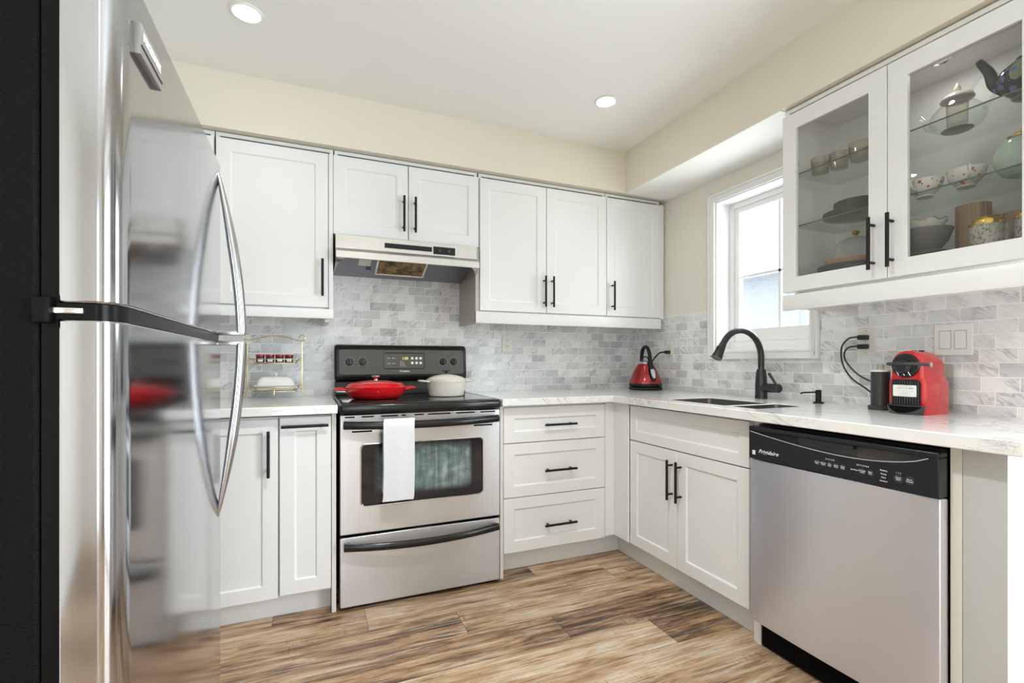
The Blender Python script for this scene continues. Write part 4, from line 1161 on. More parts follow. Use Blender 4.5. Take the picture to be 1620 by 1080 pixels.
# ------------------------------------------------------------------ kettle
KX, KY = -0.133, -0.288
t = thing('kettle', 'red pyramid electric kettle on a black base in the counter corner', 'kettle', (KX, KY, CZ1))
MB().lathe([(0.0, 0.0), (0.102, 0.0), (0.108, 0.004), (0.109, 0.012), (0.104, 0.019), (0.09, 0.021), (0.0, 0.021)], seg=40).build('base', M['blackm'], t, world=False)
MB().lathe([(0.0, 0.0225), (0.098, 0.0225), (0.105, 0.028), (0.107, 0.036), (0.105, 0.043), (0.0, 0.043)], seg=40).build('bottom_band', M['blackm'], t, world=False)
MB().lathe([(0.104, 0.0435), (0.1045, 0.049), (0.1005, 0.066), (0.091, 0.094), (0.078, 0.123), (0.064, 0.150), (0.052, 0.169), (0.048, 0.173), (0.0, 0.173)], seg=48).build('body', M['kettle_red'], t, world=False)
MB().lathe([(0.049, 0.1735), (0.047, 0.180), (0.040, 0.188), (0.030, 0.191), (0.0, 0.191)], seg=36).build('lid', M['chrome'], t, world=False)
MB().tube([(-0.028, 0.0, 0.186)] + [(-0.024 * math.cos(a), 0, 0.196 + 0.026 * math.sin(a)) for a in [PI * i / 10 for i in range(11)]] + [(0.028, 0.0, 0.186)], 0.0042, 8).build('lid_loop', M['black'], t, world=False)
hd = Vector((-0.144, -0.99, 0)).normalized()          # the handle faces the room
def hp(r, z): return Vector((hd.x * r, hd.y * r, z))
pts = smooth_path([hp(-0.050, 0.180), hp(-0.050, 0.215), hp(-0.040, 0.258), hp(-0.012, 0.285), hp(0.022, 0.280), hp(0.046, 0.250), hp(0.058, 0.210), hp(0.066, 0.165), hp(0.080, 0.135)], 5)
MB().tube(pts, [0.0102] * (len(pts) - 10) + [0.0102 + 0.0007 * i for i in range(10)], 12, rz=(hd.y, -hd.x, 0), flat=(1.25, 1.0)).build('handle', M['blackm'], t, world=False)
sl = Vector((hd.x * -0.052, hd.y * -0.052, 0.115)).normalized(); nrm = sl.cross(Vector((-hd.y, hd.x, 0))).normalized()
if nrm.dot(hd) < 0: nrm = -nrm
sd = Vector((-hd.y, hd.x, 0))
ctr = hp(0.085, 0.110)
q = Matrix((( sd.x, sl.x, nrm.x, ctr.x), (sd.y, sl.y, nrm.y, ctr.y), (sd.z, sl.z, nrm.z, ctr.z), (0, 0, 0, 1)))
MB().lathe([(0.0, -0.006), (1.0, -0.006), (1.0, 0.006), (0.85, 0.011), (0.0, 0.012)], seg=28, mtx=q @ Matrix.Diagonal((0.0225, 0.056, 1, 1))).build('gauge_housing', M['blackm'], t, world=False)
MB().lathe([(0.0, 0.009), (1.0, 0.009), (0.95, 0.0135), (0.0, 0.0145)], seg=24, mtx=q @ Matrix.Diagonal((0.0145, 0.041, 1, 1))).build('water_gauge', mat('gauge_plastic', (0.62, 0.64, 0.66), 0.15), t, world=False)
MB().box(0.024, 0.040, -0.1085, -0.098, 0.024, 0.042, 0.002).build('switch', M['charcoal'], t, world=False)
# cord to the corner outlet
px = Vector((-0.001 - KX, -0.375 - KY, 1.1645 - CZ1))
w = MB(); w.prism(rrect(-0.016, 0.016, -0.011, 0.011, 0.005, 3), lambda a, b, d: Vector((px.x - 0.0085 - d, px.y + a * 0.75, px.z + b)), 0.0, 0.028)
w.build('plug', M['rubber'], t, world=False)
cpts = smooth_path([px + Vector((-0.036, 0.004, 0.0)), px + Vector((-0.052, 0.016, 0.0)), px + Vector((-0.062, 0.045, -0.012)), px + Vector((-0.052, 0.11, -0.055)), px + Vector((-0.035, 0.175, -0.11)), px + Vector((-0.03, 0.21, -0.17)), px + Vector((-0.035, 0.22, -0.225)), px + Vector((-0.07, 0.20, -0.2440)), Vector((0.03, 0.103, 0.0085))], 6)
MB().tube(cpts, 0.0054, 8).build('power_cord', M['rubber'], t, world=False)

# ------------------------------------------------------------------ coffee machine and milk frother
NX0, NYC = -0.222, -1.861
t = thing('coffee_machine', 'red capsule coffee machine on the right counter', 'coffee machine', (NX0, NYC, CZ1))
def sec(x0, x1, hw, z, r=0.012):
    r = min(r, hw * 0.9)
    return [Vector((a, b, z)) for a, b in rrect(x0, x1, -hw, hw, r, 4)]
secs = [sec(0.002, 0.150, 0.058, 0.0), sec(0.0, 0.152, 0.059, 0.003), sec(0.0, 0.152, 0.059, 0.105), sec(0.0, 0.150, 0.0575, 0.118), sec(0.0, 0.144, 0.052, 0.128), sec(0.0, 0.142, 0.0505, 0.136),
        sec(0.0, 0.142, 0.0505, 0.166), sec(0.0, 0.140, 0.0495, 0.180), sec(0.0, 0.134, 0.0465, 0.193), sec(0.0, 0.126, 0.042, 0.205), sec(0.0, 0.114, 0.035, 0.215), sec(0.001, 0.100, 0.026, 0.2215), sec(0.003, 0.085, 0.014, 0.2255), sec(0.006, 0.075, 0.006, 0.2265)]
MB().loft(secs).build('body', M['coffee_red'], t, world=False, sharp=50)
fN = lambda a, b, d: Vector((-d, a, b))
q = Matrix.Translation((0, 0, 0.174)) @ Matrix.Rotation(-PI / 2, 4, 'Y')
hdm = MB().lathe([(0.0, -0.001), (0.0435, -0.001), (0.0435, 0.006), (0.041, 0.010), (0.0, 0.010)], seg=40, mtx=q).build('brew_head', M['black'], t, world=False)
MB().lathe([(0.0, 0.009), (0.028, 0.009), (0.025, 0.020), (0.018, 0.026), (0.0, 0.027)], seg=32, mtx=q @ Matrix.Translation((-0.004, 0.004, 0))).build('brew_cap', M['black'], t, world=False)
w = MB()
for a in (-0.014, 0.004, 0.022): w.tube([fN(a + 0.006, 0.168, 0.018), fN(a - 0.006, 0.138, 0.012)], 0.0024, 6)
w.build('cap_ribs', M['chrome'], t, world=False)
w = MB(); pts = smooth_path([(0.040, -0.0525, 0.176), (0.012, -0.0535, 0.178), (-0.020, -0.048, 0.180), (-0.032, -0.02, 0.180), (-0.032, 0.02, 0.180), (-0.020, 0.050, 0.180), (0.012, 0.0535, 0.178), (0.040, 0.0525, 0.176)], 5)
w.tube(pts, 0.0055, 10, rz=(0, 0, 1), flat=(1.0, 0.6)); w.build('lever', M['charcoal'], t, world=False)
for s in (-1, 1): MB().cyl((0.040, s * 0.0495, 0.176), (0.040, s * 0.057, 0.176), 0.009, seg=18).build('lever_pivot', M['chrome'], t, world=False)
fp = MB().prism(rrect(-0.046, 0.046, 0.030, 0.124, 0.014, 5), fN, -0.002, 0.003).build('front_panel', M['black'], t, world=False)
w = MB()
for i in range(11): w.box(-0.0065, -0.003, -0.0425 + i * 0.0082, -0.0385 + i * 0.0082, 0.034, 0.119)
w.build('ribs', M['charcoal'], t, world=False)
MB().prism(rrect(-0.036, 0.038, 0.063, 0.104, 0.003, 3), fN, 0.0065, 0.0075).build('label', M['paper'], t, world=False)
w = MB(); rr = random.Random(5); a = -0.026
while a < 0.028:
    L = rr.choice((0.0012, 0.0022, 0.0035)); w.prism(rect(a, a + L, 0.0895, 0.0955), fN, 0.0074, 0.0078); a += L + rr.choice((0.0012, 0.002, 0.0045))
for b, L in ((0.0995, 0.046), (0.083, 0.05), (0.0755, 0.018), (0.070, 0.04)):
    k = -L / 2
    while k < L / 2: w.prism(rect(k, k + 0.0035, b - 0.0006, b + 0.0006), fN, 0.0074, 0.0078); k += 0.0052
w.build('label_print', M['grey_print'], t, world=False)
dp = [(-0.0625, 0.033), (-0.0625, 0.029), (-0.052, 0.014), (-0.036, 0.003), (-0.02, 0.0), (0.056, 0.0), (0.0585, 0.003), (0.0585, 0.033)]
w = MB(); NS = 10
rim = []
for b, (ex) in ((0.0, -0.012), (0.012, -0.004), (0.026, 0.0), (0.033, 0.001)):
    rim.append([Vector((-0.034 - ex * 0.5 + (0.034 + ex * 0.5) * (1 - math.sin(PI * i / 20)) * 1.0 - 0.002, -0.060 - ex * 0.6 + (0.120 + ex * 1.2) * i / 20, b)) for i in range(21)])
secs = [r + [Vector((-0.001, r[-1].y, r[0].z)), Vector((-0.001, r[0].y, r[0].z))] for r in rim]
w.loft(secs); w.build('drip_tray', M['charcoal'], t, world=False, sharp=40)
w = MB(); up_ = []; dn_ = []
for i in range(21):
    a = i / 20; p = rim[3][i]; q = rim[1][i]; zl = 0.030 - 0.024 * math.sin(PI * min(1, max(0, (a - 0.06) / 0.88))) ** 0.6 if 0.06 < a < 0.94 else 0.0299
    f_ = (0.033 - zl) / 0.033
    up_.append(Vector((p.x - 0.0008, p.y, 0.030))); dn_.append(Vector((p.x + (q.x - p.x) * min(1, f_ * 1.3) - 0.0010, p.y + (q.y - p.y) * f_, zl)))
w._add(up_ + dn_, [(i, i + 1, i + 22, i + 21) for i in range(1, 19)]); w.build('tray_hollow_shade', M['gap'], t, world=False)  # near-black sheet over the tray front, standing in for its shaded hollow
w = MB(); w.prism([(-0.049, 0.0335), (0.049, 0.0335), (0.049, 0.0345), (-0.049, 0.0345)], fN, 0.001, 0.022); w.build('tray_grid', M['black'], t, world=False)
MB().box(0.1525, 0.206, -0.046, 0.046, 0.012, 0.178, 0.010, 3).build('water_tank', M['smoke'], t, world=False)
w = MB()
for a in (-0.012, 0.012): w.lathe([(0.0, 0.226), (0.009, 0.2255), (0.009, 0.229), (0.0, 0.2295)], (0.070, a, 0), 16)
w.build('buttons', M['black'], t, world=False)
FRX, FRY = -0.135, -1.727
t2 = thing('milk_frother', 'black ribbed milk frother with clear lid left of the coffee machine', 'milk frother', (FRX, FRY, CZ1))
MB().lathe([(0.0, 0.0), (0.040, 0.0), (0.041, 0.004), (0.041, 0.014), (0.037, 0.017), (0.0, 0.017)], seg=32).build('base', M['charcoal'], t2, world=False)
pr = [(0.0, 0.0175), (0.032, 0.0175)]
for i in range(26): pr += [(0.0322, 0.020 + i * 0.0049), (0.0308, 0.0224 + i * 0.0049)]
pr += [(0.032, 0.148), (0.0, 0.148)]
MB().lathe(pr, seg=32).build('jug', M['charcoal'], t2, world=False, sharp=80)
MB().lathe([(0.0, 0.1485), (0.032, 0.1485), (0.032, 0.155), (0.0, 0.155)], seg=32).build('rim_ring', M['white_plastic'], t2, world=False)
MB().lathe([(0.031, 0.1555), (0.028, 0.161), (0.029, 0.182), (0.031, 0.184), (0.0, 0.184)], seg=32).build('lid', M['glass'], t2, world=False)
MB().cyl((0, 0, 0.156), (0, 0, 0.176), 0.012, seg=18).build('lid_core', M['smoke'], t2, world=False)
for root, b, pth, nm in ((t2, 1.2065, [(-0.036, 0.022, 0.001), (-0.044, 0.052, -0.006), (-0.046, 0.078, -0.045), (-0.044, 0.074, -0.115), (-0.048, 0.034, -0.175), (-0.060, -0.03, -0.215), (-0.085, -0.085, -0.245), (-0.100, -0.112, -0.272)], 'x'),
                         (t, 1.1675, [(-0.036, 0.022, 0.001), (-0.044, 0.050, -0.004), (-0.046, 0.066, -0.030), (-0.044, 0.056, -0.070), (-0.040, 0.005, -0.125), (-0.030, -0.075, -0.165), (-0.022, -0.15, -0.205), (-0.020, -0.215, -0.235)], 'y')):
    o = wloc(root); p0 = Vector((0, -1.597, b))
    w = MB(); w.prism(rrect(-0.013, 0.020, -0.011, 0.009, 0.004, 3), lambda a, bb, d: Vector((p0.x - 0.0086 - d, p0.y + a, p0.z + bb)), 0.0, 0.026)
    w.build('plug', M['rubber'], root)
    MB().tube(smooth_path([p0 + Vector((-0.022, 0.014, 0.0))] + [p0 + Vector(v) for v in pth], 6), 0.0036, 8).build('power_cord', M['rubber'], root)

# ------------------------------------------------------------------ refrigerator
FX = -2.4143
t = thing('refrigerator', 'stainless top-freezer refrigerator with a black side at the left', 'refrigerator', (-2.78, -1.77, 0.0))
FY0, FY1 = -2.150, -1.393
MB().box(-3.17, -2.494, FY0 + 0.002, FY1 - 0.004, 0.03, 1.622, 0.006, 3).build('body', M['fridge_black'], t)
for x in (-3.1, -2.56):
    for y in (FY0 + 0.06, FY1 - 0.06): MB().cyl((x, y, 0.0), (x, y, 0.034), 0.02).build('foot', M['black'], t)
prof = [(-2.475, FY0)]
for i in range(10):
    a = PI / 2 * i / 9
    prof.append((-2.437 + 0.0227 * math.sin(a), FY0 + 0.046 - 0.046 * math.cos(a)))
prof += [(FX, -1.76)]
for i in range(8):
    a = PI / 2 * i / 7
    prof.append((FX - 0.016 + 0.016 * math.cos(a), FY1 - 0.018 + 0.018 * math.sin(a)))
prof += [(-2.475, FY1)]
# sculpted handle pair: meets the door at the far end, stands proud at the split
def fridge_handle(z_tip, z_end, parent):
    n = 26; pts = []
    for i in range(n + 1):
        s = i / n; z = z_tip + (z_end - z_tip) * s
        pts.append((FX + 0.055 * (1 - (1 - s) ** 1.65) - 0.002, -1.437, z))
    w = MB(); rr_ = [0.004 + 0.0165 * min(1, (i / n) * 2.2) ** 0.7 for i in range(n + 1)]
    w.tube(pts, rr_, 14, rz=(0, 1, 0), flat=(1.05, 0.62))
    e = pts[-1]
    w.box(FX - 0.001, e[0] + 0.008, -1.452, -1.422, z_end - 0.006, z_end + 0.006, 0.002)
    return w.build('handle', M['steel_bright'], parent, sharp=60)


fz = MB().prism(prof, planZ, 1.176, 1.632).build('freezer_door', M['steel_fridge'], t, bev=0.003, sharp=25)
fridge_handle(1.605, 1.1785, fz)
fd = MB().prism(prof, planZ, 0.070, 1.155).build('fridge_door', M['steel_fridge'], t, bev=0.003, sharp=25)
fridge_handle(0.695, 1.1515, fd)
MB().box(-2.4925, -2.4755, FY0 + 0.006, FY1 - 0.006, 0.075, 1.628).build('door_gasket', M['gasket'], t)
inner = [(x - 0.004 if x > -2.44 else x, y) for x, y in prof]
MB().prism([(x * 1.0 - 0.003, y + (0.004 if y < -1.8 else -0.004)) for x, y in prof], planZ, 1.1555, 1.1755).build('split_strip', M['gasket'], t)
hg = MB(); hg.cyl((-2.452, FY0 + 0.018, 1.157), (-2.452, FY0 + 0.018, 1.174), 0.013, seg=20); hg.box(-2.500, -2.450, FY0 + 0.0, FY0 + 0.014, 1.162, 1.170, 0.002)
hg.build('hinge', M['chrome'], t)
hg = MB(); hg.box(-2.498, -2.480, FY0 - 0.006, FY0 + 0.010, 1.150, 1.182, 0.003); hg.build('hinge_bracket', M['gasket'], t)
MB().box(-2.48, -2.43, FY0 + 0.02, FY1 - 0.02, 0.012, 0.064).build('kick_grille', M['black'], t)
bd = MB().box(FX - 0.001, FX + 0.0085, -2.096, -1.994, 1.528, 1.572, 0.0015).build('badge', M['badge'], fz)
MB().box(FX + 0.0085, FX + 0.0098, -2.095, -1.995, 1.5395, 1.5415).build('badge_line', M['black'], t)
w = MB(); w.text('FRIGIDAIRE', 0.0165, T_PX(FX + 0.009, -2.045, 1.5565), bold=0.0003); w.build('brand_lettering', M['white_print'], t)

# ------------------------------------------------------------------ glass-door display cabinet
GX = -0.311; GY0, GY1, GYM = -2.268, -1.455, -1.8605
t = thing('display_cabinet', 'white wall cabinet with two glass doors showing tableware, over the right counter', 'cabinet', (-0.16, -1.86, 1.39))
carcass(GX, -0.001, GY0, GY1 - 0.001, 1.394, 2.172, '-x').build('body', M['cab_in'], t)
MB().box(GX, -0.001, GY1 - 0.0005, GY1 + 0.002, 1.394, 2.172).build('side_panel', M['cab'], t)
fG = faceX(GX - 0.001)
gz0, gz1 = 1.396, 2.140
for a0, a1, hy in ((GYM + 0.0015, GY1 - 0.001, -1.818), (GY0 + 0.001, GYM - 0.0015, -1.879)):
    d = MB().plate(rect(a0, a1, gz0, gz1), [rect(a0 + 0.060, a1 - 0.060, gz0 + 0.060, gz1 - 0.066)], fG, 0.0, 0.019).build('door', M['cab'], t, bev=0.0015)
    MB().prism(rect(a0 + 0.056, a1 - 0.056, gz0 + 0.056, gz1 - 0.062), fG, 0.004, 0.008).build('pane', M['doorglass'], d)
    bar_handle(faceX(GX - 0.020), hy, 1.522, 0.186, True, d)
for z in (1.50, 1.95): MB().box(GX + 0.012, GX + 0.045, GY1 - 0.030, GY1 - 0.0175, z - 0.010, z + 0.010, 0.002).build('hinge', M['chrome'], t)
SZ = (1.678, 1.897)
for z in SZ:
    sh = MB().box(-0.288, -0.012, GY0 + 0.019, GY1 - 0.020, z - 0.0045, z).build('glass_shelf', M['shelfglass'], t)
    MB().box(-0.2895, -0.2882, GY0 + 0.019, GY1 - 0.020, z - 0.0047, z + 0.0002).build('polished_edge', M['glassedge'], sh)
pk = MB().lathe([(0.0, -0.004), (0.024, -0.004), (0.028, -0.007), (0.032, -0.006), (0.033, 0.0), (0.0, 0.0)], (-0.17, -1.935, 2.1555), 32).build('puck_light', M['chrome'], t)
def puck_fill(y, e):
    d = bpy.data.lights.new('puck_fill', 'AREA'); d.shape = 'DISK'; d.size = 0.05; d.energy = e; d.color = (1.0, 0.98, 0.94)
    o = bpy.data.objects.new('puck_fill', d); C.objects.link(o); o.location = (-0.17, y, 2.145)
puck_fill(-1.935, 0.30)  # fill lamp added to brighten the shelves; the puck itself looks unlit
tag(MB().box(GX - 0.0195, GX - 0.001, GY0, GY1 + 0.002, 1.318, 1.384, 0.003).build('light_rail', M['cab']), 'white board under the glass-door cabinet', 'cabinet trim', 'boards under the wall cabinets')
tag(MB().box(GX + 0.001, -0.001, GY1 - 0.060, GY1 - 0.044, 1.322, 1.392).build('light_rail_return', M['panel']), 'short cream board under the left end of the glass-door cabinet', 'cabinet trim')

# tableware
FLOORZ = 1.4102
def cup_profile(r0, r1, h, t=0.0022):
    return [(0.0, 0.0), (r0, 0.0), (r0 + (r1 - r0) * 0.5, h * 0.5), (r1, h), (r1 - t, h), (r0 + (r1 - r0) * 0.5 - t, h * 0.5), (r0 - t, 0.004), (0.0, 0.004)]


CL = ['smoked glass cup at the window end of the top shelf', 'smoked glass cup second from the window end of the top shelf', 'wider smoked glass cup third from the window end of the top shelf',
      'smoked glass cup on the top shelf, half hidden where the two glass doors meet']
proto = None
for i, (y, x) in enumerate(((-1.535, -0.205), (-1.600, -0.185), (-1.690, -0.19), (-1.800, -0.185))):
    if proto is None:
        proto = tag(MB().lathe(cup_profile(0.031, 0.038, 0.062), seg=28).build('cup', M['smoke']), CL[0], 'cup', 'smoked glass cups')
        proto.location = (x, y, SZ[1] + 0.0005)
    else:
        c = proto.copy(); C.objects.link(c); c.location = (x, y, SZ[1] + 0.0005); c['label'] = CL[i]
        if i >= 2: c.scale = (1.2, 1.2, 1.05)

def plate_prof(r): return [(0.0, 0.0), (r * 0.62, 0.0), (r * 0.7, 0.002), (r, 0.0095), (r, 0.0115), (r * 0.7, 0.0045), (r * 0.6, 0.0025), (0.0, 0.0025)]


def stack(x, y, z, r, n, step, lab_top, lab, grp, material=None):
    me = None; out = []
    for i in range(n):
        if me is None:
            o = MB().lathe(plate_prof(r), seg=36).build('plate', material or M['greyplate']); me = o
        else: o = me.copy(); C.objects.link(o)
        o.location = (x, y, z + 0.0004 + i * step)
        tag(o, lab_top if i == n - 1 else lab, 'plate', grp)
    return z + 0.0004 + (n - 1) * step


zt = stack(-0.170, -1.655, SZ[0], 0.112, 4, 0.0046, 'topmost large dark plate under the small plates on the middle shelf', 'large dark plate in the stack on the middle shelf', 'large dark plates on the middle shelf')
stack(-0.170, -1.665, zt + 0.0115, 0.083, 7, 0.0044, 'topmost small dark plate of the stack on the middle shelf', 'small dark plate in the stack on the middle shelf', 'small dark plates on the middle shelf')
zt = stack(-0.160, -1.650, FLOORZ, 0.132, 12, 0.0062, 'topmost grey plate under the wooden cake board', 'large grey plate in the stack on the cabinet floor', 'grey plates on the cabinet floor')
t = thing('cake_dome', 'glass dome with a brass knob on a round wooden board, over the grey plates', 'cake dome', (-0.160, -1.650, zt + 0.0117))
MB().lathe([(0.0, 0.0), (0.108, 0.0), (0.110, 0.003), (0.110, 0.020), (0.108, 0.022), (0.0, 0.022)], seg=44).build('board', M['wood_board'], t, world=False)
MB().lathe([(0.088, 0.0225), (0.089, 0.045), (0.082, 0.072), (0.064, 0.096), (0.038, 0.111), (0.0, 0.117)], seg=40, cap=False).build('dome', M['glass'], t, world=False)
MB().lathe([(0.0, 0.0), (0.007, 0.0), (0.006, 0.005), (0.013, 0.012), (0.015, 0.018), (0.009, 0.023), (0.0, 0.024)], (0, 0, 0.117), seg=20).build('knob', M['gold'], t, world=False)

# glass teapot on the top shelf
t = thing('teapot', 'clear glass teapot with a pale lid on the top shelf', 'teapot', (-0.140, -1.972, SZ[1] + 0.0005), 0, 'teapots in the glass cabinet')
MB().lathe([(0.0, 0.003), (0.035, 0.001), (0.055, 0.006), (0.072, 0.022), (0.078, 0.040), (0.072, 0.060), (0.056, 0.080), (0.044, 0.092), (0.040, 0.104)], seg=40, cap=False).build('body', M['glass'], t, world=False)
MB().lathe([(0.0, 0.02), (0.028, 0.02), (0.030, 0.095), (0.0, 0.1)], seg=28).build('infuser', M['smoke'], t, world=False)
MB().lathe([(0.045, 0.104), (0.046, 0.108), (0.040, 0.118), (0.022, 0.127), (0.0, 0.130)], seg=32).build('lid', mat('frosted_lid', (0.72, 0.70, 0.64), 0.15), t, world=False)
MB().lathe([(0.0, 0.0), (0.006, 0.0), (0.010, 0.008), (0.010, 0.016), (0.006, 0.024), (0.002, 0.033), (0.0, 0.034)], (0, 0, 0.1295), seg=14).build('lid_knob', mat('pale_pink_knob', (0.72, 0.62, 0.52), 0.3), t, world=False)
MB().tube(smooth_path([(0.0, -0.042, 0.098), (0.0, -0.040, 0.125), (0.0, -0.065, 0.150), (0.0, -0.100, 0.140), (0.0, -0.108, 0.10), (0.0, -0.086, 0.055), (0.0, -0.070, 0.038)], 6), 0.0065, 10).build('handle', M['glass'], t, world=False)
MB().tube(smooth_path([(0.0, 0.066, 0.030), (0.0, 0.088, 0.046), (0.0, 0.096, 0.075), (0.0, 0.108, 0.092)], 5), [0.012] * 5 + [0.010] * 5 + [0.008] * 6, 12).build('spout', M['glass'], t, world=False)
MB().lathe([(0.0, 0.0), (0.040, 0.0), (0.043, 0.002), (0.0, 0.0022)], seg=28).build('foot', M['greyplate'], t, world=False)  # dark disc standing in for the shadow and reflection under the pot

# dark teapot with painted fruit
t = thing('teapot', 'black teapot painted with fruit on the top shelf, its spout in view', 'teapot', (-0.205, -2.177, SZ[1] + 0.0005), 0, 'teapots in the glass cabinet')
MB().lathe([(0.0, 0.0), (0.034, 0.0), (0.036, 0.006), (0.050, 0.018), (0.070, 0.045), (0.073, 0.062), (0.064, 0.088), (0.044, 0.106), (0.032, 0.110), (0.0, 0.112)], seg=40).build('body', M['darkpot'], t, world=False)
MB().tube(smooth_path([(-0.006, 0.050, 0.045), (-0.006, 0.078, 0.075), (-0.006, 0.092, 0.120), (-0.006, 0.116, 0.166)], 6), [0.021 - 0.0006 * i for i in range(19)], 14).build('spout', M['darkpot'], t, world=False)
MB().lathe([(0.032, 0.112), (0.030, 0.120), (0.012, 0.128), (0.009, 0.134), (0.011, 0.142), (0.0, 0.146)], seg=28).build('lid', M['darkpot'], t, world=False)
MB().lathe([(0.035, -0.0004), (0.040, 0.002), (0.037, 0.006)], seg=32, cap=False).build('foot_ring', M['gold'], t, world=False)

# celadon teapot with a gold handle
t = thing('teapot', 'pale green teapot with a thick gold handle on the middle shelf', 'teapot', (-0.165, -2.147, SZ[0] + 0.0005), 0, 'teapots in the glass cabinet')
MB().lathe([(0.0, 0.0), (0.036, 0.0), (0.050, 0.010), (0.064, 0.034), (0.067, 0.060), (0.062, 0.088), (0.048, 0.108), (0.034, 0.116), (0.0, 0.117)], seg=40).build('body', M['celadon'], t, world=False)
MB().lathe([(0.036, 0.1165), (0.036, 0.122), (0.020, 0.132), (0.0, 0.135)], seg=28).build('lid', M['gold'], t, world=False)
MB().tube(smooth_path([(-0.88 * r, -0.47 * r, z) for r, z in ((0.040, 0.112), (0.058, 0.134), (0.078, 0.130), (0.088, 0.100), (0.086, 0.065), (0.070, 0.045))], 6), 0.0105, 12).build('handle', M['gold'], t, world=False)
MB().tube(smooth_path([(0.034, 0.043, 0.045), (0.052, 0.060, 0.08), (0.058, 0.068, 0.11)], 5), [0.017] * 4 + [0.013] * 4 + [0.01] * 3, 12).build('spout', M['celadon'], t, world=False)

# flowered teacups on the middle shelf
proto = None
for y, x, rz, lab in ((-1.908, -0.200, -1.45, 'flowered white teacup at the left of the middle shelf, behind the door frame edge'), (-2.019, -0.190, -0.9, 'flowered white teacup in the middle of the middle shelf')):
    if proto is None:
        c = thing('teacup', lab, 'teacup', (x, y, SZ[0] + 0.0005), rz, 'flowered teacups')
        MB().lathe([(0.0, 0.0), (0.024, 0.0), (0.023, 0.006), (0.036, 0.018), (0.047, 0.034), (0.050, 0.052), (0.0515, 0.058), (0.0485, 0.057), (0.045, 0.034), (0.034, 0.02), (0.0, 0.011)], seg=36).build('bowl', M['floral'], c, world=False)
        MB().tube(smooth_path([(-0.006, -0.046, 0.046), (-0.010, -0.066, 0.054), (-0.012, -0.080, 0.042), (-0.010, -0.072, 0.024), (-0.006, -0.040, 0.019)], 6), 0.0036, 8).build('handle', M['china'], c, world=False)
        proto = c
    else: dup(proto, (x, y, SZ[0] + 0.0005), lab, rz)

# lowest level behind the right door
stack(-0.19, -1.900, FLOORZ, 0.078, 11, 0.0062, 'topmost dark plate under the wide dark bowl', 'dark plate in the stack under the wide dark bowl', 'dark plates under the bowl')
tag(MB().lathe([(0.0, 0.0), (0.040, 0.0), (0.042, 0.004), (0.066, 0.036), (0.080, 0.078), (0.077, 0.078), (0.062, 0.036), (0.036, 0.008), (0.0, 0.007)], seg=36).build('bowl', M['greyplate']), 'wide dark bowl on the cabinet floor below the flowered cups', 'bowl').location = (-0.19, -1.900, FLOORZ + 0.0757)
w = MB(); seg = 48; secs = []
for r, z, wv in ((0.032, 0.0, 0), (0.034, 0.003, 0), (0.044, 0.020, 0.01), (0.056, 0.042, 0.05), (0.064, 0.052, 0.09), (0.061, 0.052, 0.09), (0.052, 0.040, 0.05), (0.040, 0.020, 0.01), (0.028, 0.006, 0)):
    secs.append([Vector((r * (1 + wv * 0.5 * math.cos(8 * 2 * PI * i / seg)) * math.cos(2 * PI * i / seg), r * (1 + wv * 0.5 * math.cos(8 * 2 * PI * i / seg)) * math.sin(2 * PI * i / seg), z + wv * 0.05 * math.cos(8 * 2 * PI * i / seg))) for i in range(seg)])
w.loft(secs)
t = thing('bowl', 'white scalloped china bowl with a gold rim, nested in the wide dark bowl', 'bowl', (-0.19, -1.900, FLOORZ + 0.130))
b_ = w.build('body', M['china'], t, world=False)
MB().tube([Vector((0.0635 * (1 + 0.045 * math.cos(8 * 2 * PI * i / seg)) * math.cos(2 * PI * i / seg), 0.0635 * (1 + 0.045 * math.cos(8 * 2 * PI * i / seg)) * math.sin(2 * PI * i / seg), 0.0535 + 0.0045 * math.cos(8 * 2 * PI * i / seg))) for i in range(seg)], 0.0012, 6, closed=True).build('gold_rim', M['gold'], t, world=False)
proto = None
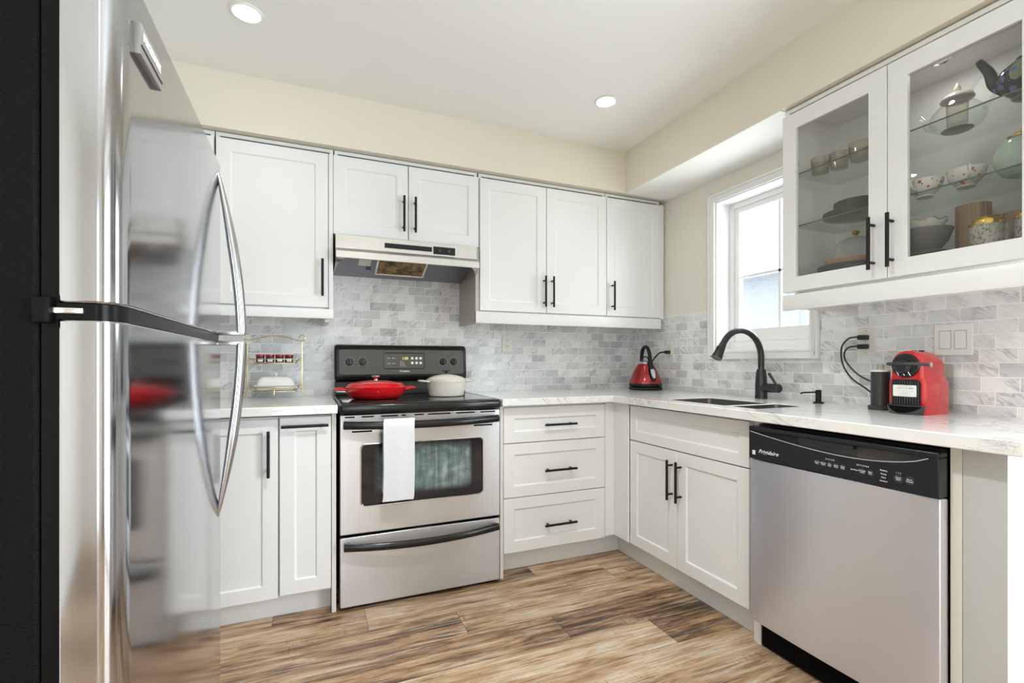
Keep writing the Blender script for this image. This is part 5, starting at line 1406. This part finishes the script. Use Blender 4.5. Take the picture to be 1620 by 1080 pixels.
for y, x, s, lab in ((-2.000, -0.105, 1.0, 'tall amber striped glass vase standing left of the gold-rimmed jars'), (-2.095, -0.062, 0.80, 'shorter amber striped glass behind the tall striped vase')):
    if proto is None:
        proto = tag(MB().lathe([(0.0, 0.0), (0.044, 0.0), (0.046, 0.004), (0.046, 0.225), (0.0435, 0.225), (0.0435, 0.006), (0.0, 0.006)], seg=36).build('vase', M['amber']), lab, 'vase', 'amber striped glasses')
        proto.location = (x, y, FLOORZ + 0.0003)
    else:
        c = proto.copy(); C.objects.link(c); c.location = (x, y, FLOORZ + 0.0003); c.scale = (s, s, s); c['label'] = lab
tag(MB().lathe(cup_profile(0.042, 0.044, 0.175), seg=32).build('glass', M['glass']), 'large clear tumbler behind the gold-rimmed jars', 'glass').location = (-0.085, -2.185, FLOORZ + 0.0003)
proto = None
for y, x, lab in ((-2.085, -0.215, 'cut crystal jar with a gold rim in front of the striped glasses'), (-2.19, -0.205, 'cut crystal jar with a gold rim farthest from the window')):
    if proto is None:
        j = thing('crystal_jar', lab, 'jar', (x, y, FLOORZ + 0.0003), 0, 'gold-rimmed crystal jars')
        MB().lathe([(0.0, 0.0), (0.038, 0.0), (0.043, 0.006), (0.046, 0.11), (0.045, 0.122), (0.042, 0.122), (0.041, 0.01), (0.0, 0.008)], seg=36).build('body', M['crystal'], j, world=False)
        MB().lathe([(0.0455, 0.122), (0.047, 0.130), (0.043, 0.140), (0.034, 0.148), (0.032, 0.146), (0.039, 0.134), (0.042, 0.122)], seg=36, cap=False).build('gold_rim', M['gold'], j, world=False)
        proto = j
    else: dup(proto, (x, y, FLOORZ + 0.0003), lab)
t = thing('bottle_stopper', 'round clear glass stopper standing between the crystal jars', 'stopper', (-0.245, -2.142, FLOORZ + 0.0003))
MB().lathe([(0.0, 0.0), (0.012, 0.0), (0.013, 0.03), (0.010, 0.075), (0.014, 0.09)], seg=20, cap=False).build('stem', M['glass'], t, world=False)
MB().lathe([(0.010, 0.088), (0.018, 0.096), (0.020, 0.108), (0.016, 0.120), (0.0, 0.126)], seg=24, cap=False).build('ball', M['glass'], t, world=False)
